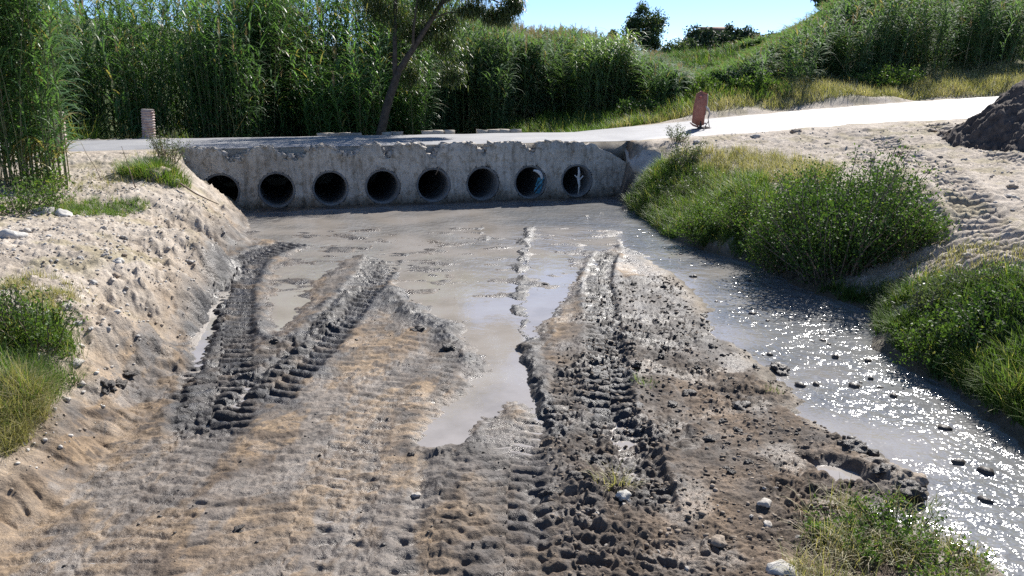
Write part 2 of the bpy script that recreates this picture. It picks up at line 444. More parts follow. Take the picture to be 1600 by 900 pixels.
def blades(base, az, length, width, elev, droop, segs=4, tint=None, shape='leaf', wob=0.):
    """many bent tapering strips at once: base (N,3), azimuth, length, width, start elevation, droop in radians"""
    N = len(base); az = np.broadcast_to(az, (N,)); length = np.broadcast_to(length, (N,)); width = np.broadcast_to(width, (N,))
    elev = np.broadcast_to(elev, (N,)); droop = np.broadcast_to(droop, (N,))
    hx, hy = np.cos(az), np.sin(az)
    p = np.array(base, float).copy()
    rows = []
    for i in range(segs + 1):
        s = i / segs
        if shape == 'leaf': w = width * (.45 + 1.1 * s if s < .35 else (1 - s) * 1.28) + .0012
        else: w = width * (1 - s) ** .7 + .0012
        tw = wob * math.sin(3 * s)
        wxv = np.stack([-hy, hx, np.full(N, tw)], 1)
        rows.append(p + wxv * (w / 2)[:, None]); rows.append(p - wxv * (w / 2)[:, None])
        e = elev - droop * (i + .5) / segs
        st = length / segs
        p = p + np.stack([hx * np.cos(e) * st, hy * np.cos(e) * st, np.sin(e) * st], 1)
    V = np.stack(rows, 1).reshape(-1, 3)
    k = 2 * (segs + 1)
    q = np.array([(2 * i, 2 * i + 1, 2 * i + 3, 2 * i + 2) for i in range(segs)])
    Q = (np.arange(N)[:, None, None] * k + q[None]).reshape(-1, 4)
    t = RNG.random(N) if tint is None else np.broadcast_to(tint, (N,))
    return V, Q, np.repeat(t, k)

def leaflets(P, size, tint=None, updir=.3):
    """small folded diamond leaves at points P, turned at random"""
    N = len(P)
    d = RNG.normal(0, 1, (N, 3)); d[:, 2] += updir; d /= np.linalg.norm(d, axis=1)[:, None]
    r = RNG.normal(0, 1, (N, 3)); u = np.cross(d, r); u /= np.linalg.norm(u, axis=1)[:, None] + 1e-9
    n = np.cross(d, u)
    s = (np.broadcast_to(size, (N,)) * RNG.uniform(.6, 1.3, N))[:, None]
    V = np.stack([P, P + d * s * .5 + u * s * .28 + n * s * .06, P + d * s, P + d * s * .5 - u * s * .28 + n * s * .06], 1).reshape(-1, 3)
    Q = np.arange(N * 4).reshape(-1, 4)
    t = RNG.random(N) if tint is None else np.broadcast_to(tint, (N,))
    return V, Q, np.repeat(t, 4)

# ------------------------------------------------------------------ materials
def mat_new(name):
    m = bpy.data.materials.new(name); m.use_nodes = True
    nt = m.node_tree
    return m, nt.nodes, nt.links, nt.nodes['Principled BSDF']

def N(nodes, typ, **kw):
    n = nodes.new(typ)
    for k, v in kw.items():
        if k in n.inputs: n.inputs[k].default_value = v
        else: setattr(n, k, v)
    return n

def noise_node(nodes, links, scale, detail=4, rough=.6, vec=None, sc3=None):
    tc = nodes.new('ShaderNodeNewGeometry')
    src = tc.outputs['Position']
    if vec == 'object':
        tc = nodes.new('ShaderNodeTexCoord'); src = tc.outputs['Object']
    mp = nodes.new('ShaderNodeMapping')
    if sc3: mp.inputs['Scale'].default_value = sc3
    links.new(src, mp.inputs['Vector'])
    n = nodes.new('ShaderNodeTexNoise')
    n.inputs['Scale'].default_value = scale; n.inputs['Detail'].default_value = detail; n.inputs['Roughness'].default_value = rough
    links.new(mp.outputs[0], n.inputs['Vector'])
    return n

def ramp(nodes, links, src, stops):
    r = nodes.new('ShaderNodeValToRGB')
    e = r.color_ramp.elements
    while len(e) < len(stops): e.new(.5)
    for el, (p, c) in zip(e, stops):
        el.position = p; el.color = (*c, 1) if len(c) == 3 else c
    links.new(src, r.inputs[0])
    return r

def mixc(nodes, links, a, b, fac, mode='MIX'):
    m = nodes.new('ShaderNodeMix'); m.data_type = 'RGBA'; m.blend_type = mode
    for i, s in ((6, a), (7, b)):
        if hasattr(s, 'links'): links.new(s, m.inputs[i])
        else: m.inputs[i].default_value = (*s, 1)
    if hasattr(fac, 'links'): links.new(fac, m.inputs[0])
    else: m.inputs[0].default_value = fac
    return m.outputs[2]

def bump(nodes, links, srcs, bsdf):
    prev = None
    for src, strength, dist in srcs:
        b = nodes.new('ShaderNodeBump'); b.inputs['Strength'].default_value = strength; b.inputs['Distance'].default_value = dist
        links.new(src, b.inputs['Height'])
        if prev is not None: links.new(prev.outputs[0], b.inputs['Normal'])
        prev = b
    links.new(prev.outputs[0], bsdf.inputs['Normal'])
    return prev

def mat_ground():
    m, n, l, b = mat_new('ground_soil')
    col = N(n, 'ShaderNodeAttribute', attribute_name='col')
    wet = N(n, 'ShaderNodeAttribute', attribute_name='wet')
    n1 = noise_node(n, l, 9, 6, .65); n2 = noise_node(n, l, 60, 5, .7); n3 = noise_node(n, l, 2.2, 4, .6)
    r1 = ramp(n, l, n1.outputs[0], [(.3, (.72, .70, .68)), (.7, (1.22, 1.2, 1.16))])
    r2 = ramp(n, l, n2.outputs[0], [(.3, (.6, .6, .62)), (.7, (1.35, 1.33, 1.3))])
    r3 = ramp(n, l, n3.outputs[0], [(.3, (.88, .85, .82)), (.7, (1.1, 1.1, 1.1))])
    c = mixc(n, l, col.outputs['Color'], r1.outputs[0], 1, 'MULTIPLY')
    c = mixc(n, l, c, r2.outputs[0], 1, 'MULTIPLY')
    c = mixc(n, l, c, r3.outputs[0], 1, 'MULTIPLY')
    l.new(c, b.inputs['Base Color'])
    mr = N(n, 'ShaderNodeMapRange'); mr.inputs[3].default_value = .95; mr.inputs[4].default_value = .22
    l.new(wet.outputs['Fac'], mr.inputs[0]); l.new(mr.outputs[0], b.inputs['Roughness'])
    vor = n.new('ShaderNodeTexVoronoi'); vor.inputs['Scale'].default_value = 22
    g = n.new('ShaderNodeNewGeometry'); l.new(g.outputs['Position'], vor.inputs['Vector'])
    bump(n, l, [(n2.outputs[0], .75, .015), (n1.outputs[0], .5, .022), (vor.outputs[0], .4, .012)], b)
    b.inputs['Specular IOR Level'].default_value = .45
    return m

def mat_water():
    m, n, l, b = mat_new('muddy_water')
    flow = N(n, 'ShaderNodeAttribute', attribute_name='flow')
    n1 = noise_node(n, l, 1.1, 5, .65)
    silt = ramp(n, l, n1.outputs[0], [(.3, (.26, .235, .205)), (.5, (.33, .30, .27)), (.7, (.36, .34, .315))])
    strm = ramp(n, l, n1.outputs[0], [(.3, (.16, .165, .17)), (.7, (.23, .23, .225))])
    l.new(mixc(n, l, silt.outputs[0], strm.outputs[0], flow.outputs['Fac']), b.inputs['Base Color'])
    b.inputs['IOR'].default_value = 1.42
    b.inputs['Specular IOR Level'].default_value = .5
    mr = N(n, 'ShaderNodeMapRange'); mr.inputs[3].default_value = .05; mr.inputs[4].default_value = .12
    l.new(flow.outputs['Fac'], mr.inputs[0]); l.new(mr.outputs[0], b.inputs['Roughness'])
    # waves: small everywhere, strong where the stream runs
    w1 = noise_node(n, l, 8, 1, .4, sc3=(1, .7, 1)); w2 = noise_node(n, l, 22, 1, .4); w3 = noise_node(n, l, 3, 1, .5)
    s = n.new('ShaderNodeMath'); s.operation = 'MULTIPLY_ADD'; s.inputs[1].default_value = .97; s.inputs[2].default_value = .03
    l.new(flow.outputs['Fac'], s.inputs[0])
    prev = None
    for src, d in ((w3, .04), (w1, .034), (w2, .013)):
        bp = n.new('ShaderNodeBump'); bp.inputs['Distance'].default_value = d
        l.new(s.outputs[0], bp.inputs['Strength']); l.new(src.outputs[0], bp.inputs['Height'])
        if prev is not None: l.new(prev.outputs[0], bp.inputs['Normal'])
        prev = bp
    l.new(prev.outputs[0], b.inputs['Normal'])
    return m

def mat_rough(name, c1, c2, scale=8, rough=.9, bumpd=.02, c3=None, vec=None, spec=.35, fine=60):
    m, n, l, b = mat_new(name)
    n1 = noise_node(n, l, scale, 6, .65, vec); n2 = noise_node(n, l, fine, 4, .65, vec)
    r = ramp(n, l, n1.outputs[0], [(.32, c1), (.62, c2)] + ([(.72, c3)] if c3 else []))
    r2 = ramp(n, l, n2.outputs[0], [(.3, (.75, .75, .75)), (.7, (1.2, 1.2, 1.2))])
    l.new(mixc(n, l, r.outputs[0], r2.outputs[0], 1, 'MULTIPLY'), b.inputs['Base Color'])
    b.inputs['Roughness'].default_value = rough; b.inputs['Specular IOR Level'].default_value = spec
    bump(n, l, [(n1.outputs[0], .6, bumpd), (n2.outputs[0], .5, bumpd * .3)], b)
    return m

def mat_leaf(name, c_dark, c_light, c_alt=None, trans=.35, rough=.4, alt_at=.93, spec=.5):
    m, n, l, b = mat_new(name)
    t = N(n, 'ShaderNodeAttribute', attribute_name='tint')
    st = [(0, c_dark), (alt_at - .05, c_light)] + ([(alt_at, c_alt)] if c_alt else [])
    r = ramp(n, l, t.outputs['Fac'], st)
    l.new(r.outputs[0], b.inputs['Base Color'])
    b.inputs['Roughness'].default_value = rough; b.inputs['Specular IOR Level'].default_value = spec
    tr = n.new('ShaderNodeBsdfTranslucent')
    tc = mixc(n, l, r.outputs[0], (1.5, 1.6, .7), 1, 'MULTIPLY')
    l.new(tc, tr.inputs['Color'])
    mx = n.new('ShaderNodeMixShader'); mx.inputs[0].default_value = trans
    l.new(b.outputs[0], mx.inputs[1]); l.new(tr.outputs[0], mx.inputs[2])
    l.new(mx.outputs[0], n['Material Output'].inputs['Surface'])
    return m

def mat_wall():
    m, n, l, b = mat_new('stained_concrete')
    n1 = noise_node(n, l, 1.6, 6, .65); n2 = noise_node(n, l, 45, 4, .7); n3 = noise_node(n, l, 5, 5, .7, sc3=(1.6, 1.6, .22)); n4 = noise_node(n, l, 7, 5, .7)
    base = ramp(n, l, n1.outputs[0], [(.32, (.38, .345, .295)), (.55, (.52, .475, .41)), (.7, (.62, .57, .50))])
    streak = ramp(n, l, n3.outputs[0], [(.36, (.52, .50, .47)), (.52, (1, 1, 1))])
    fine = ramp(n, l, n2.outputs[0], [(.3, (.74, .74, .74)), (.7, (1.2, 1.2, 1.2))])
    blot = ramp(n, l, n4.outputs[0], [(.36, (.62, .58, .52)), (.48, (1, 1, 1))])
    g = n.new('ShaderNodeNewGeometry'); sx = n.new('ShaderNodeSeparateXYZ'); l.new(g.outputs['Position'], sx.inputs[0])
    wz = n.new('ShaderNodeMath'); wz.operation = 'MULTIPLY_ADD'; wz.inputs[1].default_value = .35; l.new(n4.outputs[0], wz.inputs[0]); l.new(sx.outputs[2], wz.inputs[2])
    tide = ramp(n, l, wz.outputs[0], [(.18, (.22, .20, .17)), (.42, (.75, .72, .68)), (.5, (1, 1, 1))])
    c = mixc(n, l, base.outputs[0], streak.outputs[0], .8, 'MULTIPLY')
    for t_ in (fine, blot, tide): c = mixc(n, l, c, t_.outputs[0], 1, 'MULTIPLY')
    l.new(c, b.inputs['Base Color']); b.inputs['Roughness'].default_value = .92
    bump(n, l, [(n1.outputs[0], .6, .03), (n2.outputs[0], .6, .008), (n4.outputs[0], .5, .02)], b)
    return m

M = dict(
    wall=mat_wall(),
    ground=mat_ground(), water=mat_water(),
    road=mat_rough('dusty_asphalt', (.25, .25, .26), (.33, .33, .335), 1.1, .62, .008, (.42, .39, .35)),
    concrete=mat_rough('old_concrete', (.26, .235, .20), (.46, .42, .36), 1.7, .9, .02, (.55, .5, .43)),
    rubble=mat_rough('broken_concrete', (.30, .27, .23), (.46, .43, .39), 6, .95, .03),
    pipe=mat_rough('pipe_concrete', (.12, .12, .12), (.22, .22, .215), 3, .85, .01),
    stone=mat_rough('pale_stone', (.33, .30, .265), (.50, .465, .415), 5, .85, .01, vec='object'),
    stone_brown=mat_rough('brown_stone', (.20, .16, .12), (.34, .28, .22), 5, .85, .01, vec='object'),
    stone_white=mat_rough('white_stone', (.38, .36, .33), (.58, .56, .52), 5, .9, .02, vec='object'),
    clod=mat_rough('wet_mud_clod', (.035, .032, .03), (.09, .075, .062), 7, .45, .03, vec='object'),
    pile=mat_rough('dark_topsoil', (.05, .042, .038), (.13, .105, .09), 5, .95, .05),
    reed=mat_leaf('reed_leaf', (.05, .105, .045), (.13, .24, .09), (.27, .23, .11), .42, .45, alt_at=.9, spec=.4),
    reed_far=mat_leaf('reed_leaf_pale', (.07, .125, .065), (.15, .24, .12), (.26, .22, .13), .38, .7, alt_at=.9, spec=.15),
    reed_light=mat_leaf('reed_leaf_light', (.09, .15, .07), (.20, .29, .14), (.27, .25, .14), .42, .5, .92),
    culm=mat_leaf('reed_culm', (.09, .11, .04), (.20, .20, .09), (.28, .24, .14), .05, .5),
    plume=mat_leaf('reed_plume', (.22, .15, .12), (.34, .25, .20), None, .3, .8),
    grass=mat_leaf('bright_grass', (.055, .10, .022), (.14, .225, .055), (.30, .28, .12), .38, .55, .85, spec=.3),
    drygrass=mat_leaf('dry_grass', (.16, .17, .06), (.34, .31, .16), (.45, .38, .24), .3, .6, .7),
    weed=mat_leaf('weed_leaf', (.04, .075, .020), (.12, .195, .05), (.26, .25, .08), .36, .6, spec=.25),
    bush=mat_leaf('bush_leaf', (.025, .055, .016), (.085, .15, .04), (.2, .26, .06), .32, .6, spec=.25),
    olive=mat_leaf('olive_leaf', (.05, .075, .035), (.13, .16, .085), None, .3, .5),
    darktree=mat_leaf('dark_tree_leaf', (.02, .04, .02), (.06, .09, .04), None, .2, .6),
    hangleaf=mat_leaf('hanging_leaf', (.03, .055, .025), (.09, .13, .05), (.2, .19, .06), .3, .45),
    bark=mat_rough('bark', (.03, .026, .022), (.085, .072, .06), 9, .95, .02),
    stem=mat_rough('dead_stem', (.14, .10, .07), (.30, .24, .18), 9, .9, .005),
)

# ------------------------------------------------------------------ ground: one sheet, fine near the camera
def make_ground():
    ys = [2.6]
    while ys[-1] < 420:
        y = ys[-1]
        dy = min(max(y * y / 2556 * .95, .0065), .055) if y < 24 else (.12 if y < 32 else .12 * (y / 32) ** 2.2)
        ys.append(y + dy)
    back = [-60, -40, -25, -14, -8, -4, -2, -.5, .6, 1.4, 1.9, 2.2, 2.4, 2.5]
    ys = np.array(back + ys)
    nu = 1260
    u = np.linspace(-1, 1, nu)
    outer = 1 + .0025 * (1.09 ** np.arange(1, 91) - 1) / .09 * 1.2
    hw = .74 * np.maximum(ys, 2.5) + 1.0
    X = hw[:, None] * u[None]
    add = (outer - 1)[None] * (hw[:, None] * .8 + 14)
    X = np.concatenate([-(hw[:, None] + add)[:, ::-1], X, hw[:, None] + add], 1)
    Y = np.broadcast_to(ys[:, None], X.shape)
    ny, nx = X.shape
    x, y = X.ravel().astype(np.float32), Y.ravel().astype(np.float32)
    h, h0, k = terrain(x, y, True)
    idx = np.arange(ny * nx).reshape(ny, nx)
    Q = np.stack([idx[:-1, :-1], idx[:-1, 1:], idx[1:, 1:], idx[1:, :-1]], -1).reshape(-1, 4)
    # colours
    def c(*v): return np.array(v, np.float32)[None]
    def mix(a, b, f): return a * (1 - f[:, None]) + b * f[:, None]
    sand, sand2 = c(.44, .40, .35), c(.33, .295, .25)
    tan, brown, black, silt = c(.34, .265, .18), c(.245, .195, .143), c(.024, .024, .028), c(.27, .25, .23)
    green, straw = c(.07, .10, .03), c(.28, .25, .13)
    col = mix(np.repeat(sand, len(x), 0), sand2, np.clip(.5 + .8 * fbm(x, y, .8, 3, 121), 0, 1))
    col = mix(col, c(.33, .27, .20), np.clip(k['slope'] * (.35 + .8 * noise(x, y, .5, 123)) + .5 * (sstep(.5, .2, h) * (1 - k['chan']) * (x < 0)), 0, 1))
    col = mix(col, c(.52, .48, .43), np.clip(k['peb'] * 1.2, 0, .6) * (1 - k['chan']))
    # straw and greenish ground outside the sand
    v = sstep(.1, .5, fbm(x, y, 1.1, 3, 127)) * .5
    col = mix(col, straw * .9, v * (1 - k['chan']) * (h > .1))
    bar = c(.27, .22, .155)
    mud = mix(np.repeat(brown, len(x), 0), tan, sstep(-.2, .5, fbm(x * 1.0, y * .8, 1.3, 6, 131, .68) + .5 * np.exp(-((x + 1.6) / 1.2) ** 2 - ((y - 8.4) / 1.5) ** 2) + .15))
    mud = mix(mud, silt, sstep(.1, .45, fbm(x * 1.3, y * .6, 1.2, 6, 137, .66)))
    mud = mix(mud, c(.12, .10, .085), sstep(.15, .5, fbm(x, y, .35, 3, 139)) * .7)
    mud = mix(mud, mix(np.repeat(c(.105, .085, .068), len(x), 0), c(.215, .172, .132), sstep(-.2, .5, noise(x, y, .5, 141))), k['clod'] * .85)
    upper = sstep(8.5, 12, y) * (1 - sstep(18, 20, y))
    blk = np.clip(k['black'] * (.95 + .5 * noise(x, y, .3, 143)) + .55 * upper * k['chan'] * (.6 + noise(x, y, .5, 145)) * (1 - .6 * k['clod']), 0, 1)
    blk = np.maximum(blk, .8 * k['pool'] * sstep(-.01, .01, h))
    blk = np.maximum(blk, .75 * k['clod'] * sstep(7.5, 10, y))
    blk = np.maximum(blk, .8 * k['st'] * sstep(-.03, .0, h))
    streak = sstep(.0, .55, fbm(x + .25 * noise(x, y, .8, 165), y * .3, .42, 5, 167, .62)) * sstep(3.5, 8, y) * (1 - .5 * k['clod'])
    mud = mud * np.array([.84, .80, .76], np.float32)[None]
    mud = mix(mud, c(.055, .050, .048), streak * .72)
    mud = mix(mud, black, blk)
    fine = fbm(x + .1 * noise(x, y, .2, 161), y, .16, 4, 163, .65)
    mud = mud * (1 + .35 * np.clip(fine, -1, 1))[:, None]
    mud = mix(mud, c(.045, .04, .038), sstep(.35, .6, fine) * .8 * (1 - .5 * sstep(7, 5, y)))
    low = sstep(.035, .0, h) * k['chan']
    mud = mix(mud, silt * .75, low * (1 - blk) * .5)
    col = mix(col, mud, np.clip(k['chan'] + k['st'], 0, 1))
    rb = sstep(.30, .04, h) * (1 - k['chan']) * (x > 0) * k['near']
    col = mix(col, c(.10, .085, .06), rb)
    lb = sstep(.42, .12, h) * (x < 0) * (1 - k['chan']) * k['near']
    col = mix(col, c(.27, .205, .145), np.clip(lb * (.7 + .5 * noise(x, y, .3, 169)), 0, 1))
    # beyond the road: dark litter and grass
    beyond = sstep(.0, 1.2, k['b'] - road_w(k['a']) - .2)
    col = mix(col, mix(np.repeat(green, len(x), 0), straw, sstep(-.1, .5, fbm(x, y, 2.5, 3, 151)) * .8 * (1 - sstep(10, 14, k['b']))), beyond)
    wet = np.clip(np.maximum(np.maximum(sstep(.07, .005, h) * k['chan'], .8 * blk), .7 * streak * k['chan']) * (.75 + .35 * noise(x, y, .25, 153)), 0, 1)
    wet = np.maximum(wet, k['chan'] * .62 * sstep(-.1, .5, fbm(x, y, .7, 3, 155)))
    wet = np.maximum(wet, k['st'])
    o = mesh_np('ground', np.stack([x, y, h], 1), Q, M['ground'], dict(col=col, wet=wet), smooth=True)
    return tag(o, 'tyre-rutted mud, sandy banks and far slopes', kind='structure')

make_ground()

def make_water():
    ys = np.concatenate([np.arange(-14, 3, .5), np.arange(3, 30, .12)])
    xs = np.arange(-9, 13, .12)
    X, Y = np.meshgrid(xs, ys)
    x, y = X.ravel().astype(np.float32), Y.ravel().astype(np.float32)
    sd = poly_sd(x, y, STREAM)
    flow = 1 - sstep(-.25, .15, sd)
    up = sstep(11, 16, y) * (x < 3) * .5 * sstep(-.5, .4, noise(x, y, 1.2, 171)) + .8 * sstep(17, 19, y) * sstep(-1.5, 1.5, x)
    flow = np.clip(np.maximum(flow * (.35 + .75 * sstep(-.5, .5, noise(x, y, 1.3, 173) + .18 * (x - 2.5))), up), 0, 1)
    ny, nx = X.shape
    idx = np.arange(ny * nx).reshape(ny, nx)
    Q = np.stack([idx[:-1, :-1], idx[:-1, 1:], idx[1:, 1:], idx[1:, :-1]], -1).reshape(-1, 4)
    a, b = ab(x, y)
    ok = (b < 12)
    keep = ok[Q].all(1)
    o = mesh_np('water', np.stack([x, y, np.zeros_like(x)], 1), Q[keep], M['water'], dict(flow=flow), smooth=True)
    tag(o, 'shallow muddy stream and puddles', kind='structure')
make_water()

def make_road():
    aa = np.concatenate([np.arange(-60, -3, 1.5), np.arange(-3, 46, .25)]); nb = 24
    V = []
    for a in aa:
        w = road_w(a)
        for j in range(nb):
            s = j / (nb - 1)
            e0 = .16 * float(noise(a, 0, .8, 181)) + .06 * float(noise(a, 0, .25, 183)); e1 = .25 * float(noise(a, 9, .9, 185))
            lo = .28 if A_L - .2 < a < A_R + .1 else .15 + 1.6 * e0
            b = lo * (1 - s) + (w + e1 * .6) * s
            x, y = wab(a, b)
            V.append((x, y, float(road_z(a, b)) + .012 + .012 * math.sin(math.pi * s) + .008 * float(noise(a, b, 1.2, 187)) - (.035 if j in (0, nb - 1) else 0)))
    n = len(aa); idx = np.arange(n * nb).reshape(n, nb)
    Q = np.stack([idx[:-1, :-1], idx[1:, :-1], idx[1:, 1:], idx[:-1, 1:]], -1).reshape(-1, 4)
    tag(mesh_np('road', np.array(V), Q, M['road'], smooth=True), 'pale dusty road over the culvert', kind='structure')
make_road()

# ------------------------------------------------------------------ culvert: wall with pipe mouths, pipes, deck, broken kerbs
NOTCH = [-.9, .45, 1.75, 2.75, 3.85, 5.15, 6.45]
NW = [.34, .38, .30, .16, .20, .16, .18]
def wall_top(a):
    t = 1.52 + .03 * float(noise(a, 3, .35, 191)) + .02 * float(noise(a, 3, .09, 192))
    for c_, w_ in zip(NOTCH, NW):
        t -= .30 * float(np.exp(-((a - c_) / w_) ** 4)) * (1 + .3 * float(noise(a, 5, .1, 193)))
    if a > 7.4: t -= (a - 7.4) * .13 + (.42 * max(0, a - 8.3)) + .06 * float(noise(a, 1, .2, 194))
    return max(t, .5)

def make_culvert():
    root = empty('culvert', (*wab(3.6, 0), 0), 'long grey concrete culvert wall with eight round pipe mouths under the road', 'culvert')
    inv = np.array([*wab(3.6, 0), 0])
    step = .03
    na = int((A_R - A_L) / step); nz = 60
    aa = np.linspace(A_L, A_R, na + 1)
    top = np.array([wall_top(a) for a in aa])
    G = np.zeros((na + 1, nz + 1, 2))
    for i, a in enumerate(aa):
        G[i, :, 0] = a
        G[i, :, 1] = np.linspace(-.35, top[i], nz + 1)
    ins = np.zeros((na + 1, nz + 1), bool)
    for p in PIPES:
        d = np.hypot(G[..., 0] - p, G[..., 1] - PIPE_Z)
        inside = d < PIPE_R - .012
        nearr = (d < PIPE_R + .022) & ~inside
        k = PIPE_R / np.maximum(d, 1e-6)
        G[..., 0] = np.where(nearr, p + (G[..., 0] - p) * k, G[..., 0])
        G[..., 1] = np.where(nearr, PIPE_Z + (G[..., 1] - PIPE_Z) * k, G[..., 1])
        ins |= inside
    bb = -.02 * fbm(G[..., 0], G[..., 1], .5, 3, 201) - .012 * fbm(G[..., 0], G[..., 1], .1, 2, 203)
    # cast joint line and flared mouths
    bb += .012 * np.exp(-((G[..., 1] - 1.02) / .015) ** 2)
    for p in PIPES:
        d = np.hypot(G[..., 0] - p, G[..., 1] - PIPE_Z)
        bb -= .03 * np.exp(-((d - PIPE_R) / .16) ** 2)
    bb += .16 * sstep(1.25, 1.55, G[..., 1]) * (noise(G[..., 0], 0 * G[..., 0], .12, 207) * .5 + .3)
    def P(a, b, z):
        return np.stack([W0[0] + WT[0] * a + WN[0] * b, W0[1] + WT[1] * a + WN[1] * b, z], -1)
    Vf = P(G[..., 0], bb, G[..., 1]).reshape(-1, 3)
    Vb = P(G[..., 0], np.full(G.shape[:2], .30), G[..., 1]).reshape(-1, 3)
    idx = np.arange((na + 1) * (nz + 1)).reshape(na + 1, nz + 1)
    q = np.stack([idx[:-1, :-1], idx[1:, :-1], idx[1:, 1:], idx[:-1, 1:]], -1).reshape(-1, 4)
    bad = ins.ravel()[q].any(1)
    q = q[~bad]
    off = (na + 1) * (nz + 1)
    Q = [q, q[:, ::-1] + off]
    t0, t1 = idx[:-1, -1], idx[1:, -1]
    Q.append(np.stack([t0, t1, t1 + off, t0 + off], -1))
    for e in (idx[0], idx[-1]):
        Q.append(np.stack([e[:-1], e[1:], e[1:] + off, e[:-1] + off], -1))
    w = mesh_np('wall', np.concatenate([Vf, Vb]) - inv, np.concatenate(Q), M['wall'], smooth=False, parent=root)
    # pipes
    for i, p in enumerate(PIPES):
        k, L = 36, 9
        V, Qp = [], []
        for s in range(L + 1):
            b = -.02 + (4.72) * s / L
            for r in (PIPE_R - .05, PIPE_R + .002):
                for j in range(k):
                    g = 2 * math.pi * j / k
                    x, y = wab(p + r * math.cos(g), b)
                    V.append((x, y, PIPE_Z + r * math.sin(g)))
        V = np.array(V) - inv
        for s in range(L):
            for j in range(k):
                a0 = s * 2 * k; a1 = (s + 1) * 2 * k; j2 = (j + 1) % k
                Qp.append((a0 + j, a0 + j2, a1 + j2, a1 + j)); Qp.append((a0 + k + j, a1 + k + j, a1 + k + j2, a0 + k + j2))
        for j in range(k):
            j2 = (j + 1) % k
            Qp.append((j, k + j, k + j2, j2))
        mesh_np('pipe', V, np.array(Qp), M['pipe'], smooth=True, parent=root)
    # deck slab between the pipes and the road
    d = MB()
    z1 = 1.47
    for a0, a1 in zip(np.linspace(A_L, A_R, 9)[:-1], np.linspace(A_L, A_R, 9)[1:]):
        pass
    P8 = []
    for z in (1.0, z1):
        for a_, b_ in ((A_L + .02, .302), (A_R - .02, .302), (A_R - .02, 4.5), (A_L + .02, 4.5)):
            P8.append((*wab(a_, b_), z))
    d.add(np.array(P8) - inv, [(0, 1, 2, 3), (4, 7, 6, 5), (0, 4, 5, 1), (1, 5, 6, 2), (2, 6, 7, 3), (3, 7, 4, 0)])
    d.build('deck_slab', M['concrete'], root)
    # back wall closing the far side behind the pipes
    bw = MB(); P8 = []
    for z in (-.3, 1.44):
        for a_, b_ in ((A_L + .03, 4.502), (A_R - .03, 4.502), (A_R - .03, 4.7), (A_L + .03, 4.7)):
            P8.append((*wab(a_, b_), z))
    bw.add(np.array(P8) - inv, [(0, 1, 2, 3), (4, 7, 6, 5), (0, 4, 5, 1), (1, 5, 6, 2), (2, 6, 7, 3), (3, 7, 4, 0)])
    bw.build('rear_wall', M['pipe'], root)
    # broken kerb top: lumps in and round the notches
    for c_, w_ in zip(NOTCH, NW):
        mb = MB()
        for q_ in range(46):
            a = c_ + random.gauss(0, w_ * .75); b = random.uniform(.05, .34)
            zz = min(wall_top(a), 1.4) + random.uniform(-.02, .06)
            s = random.uniform(.04, .13)
            x, y = wab(a, b)
            mb.box(np.array([x, y, zz]) - inv, (s * 1.5, s, s * .8), random.uniform(0, 3), tilt=random.uniform(-.5, .5), jit=s * .12)
        tag(mb.build('broken_edge', M['rubble'], root), kind='stuff')
    mb = MB()
    for q_ in range(150):
        a = random.uniform(A_L + .1, 7.8)
        x, y = wab(a, random.uniform(.03, .3)); s = random.uniform(.03, .09)
        mb.box(np.array([x, y, wall_top(a) - .005]) - inv, (s * 2.2, s, s * .6), random.uniform(0, 3), tilt=random.uniform(-.3, .3), jit=s * .15)
    tag(mb.build('crumbling_kerb', M['rubble'], root), kind='stuff')
    # far kerb: low broken blocks
    for a0, a1, h_ in ((1.2, 2.5, .05), (3.1, 3.7, .06), (4.3, 5.3, .07), (6.0, 7.4, .08)):
        mb = MB(); n = max(2, int((a1 - a0) / .3))
        for i in range(n):
            a = a0 + (a1 - a0) * (i + .5) / n
            x, y = wab(a, 4.36)
            mb.box(np.array([x, y, 1.50 + h_ / 2]) - inv, ((a1 - a0) / n * .98, .22, h_ + .08 + random.uniform(-.02, .02)), R(15) + random.uniform(-.03, .03), jit=.012)
        mb.build('far_kerb_block', M['concrete'], root)
make_culvert()

# ------------------------------------------------------------------ reeds
TOP = np.array([(-900,-60),(700,-45),(770,20),(830,42),(900,38),(970,58),(1040,84),(1080,106),(1130,94),(1200,58),(1270,18),(1320,-20),(1400,-50),(2600,-80)], float)
def cap_height(pts, H, jit=.16):
    # the tops follow the uneven line of the thicket
    px = 800 + F * pts[:, 0] / pts[:, 1] * 1.03
    yy = np.interp(px, TOP[:, 0], TOP[:, 1])
    zt = EYE + (130 - yy) / F * pts[:, 1] - .55
    lim = np.maximum(zt - pts[:, 2], .45) * (1 - jit * RNG.random(len(pts)) + .06 * noise(px, pts[:, 1] * 20, 40, 33))
    return np.minimum(H, lim)

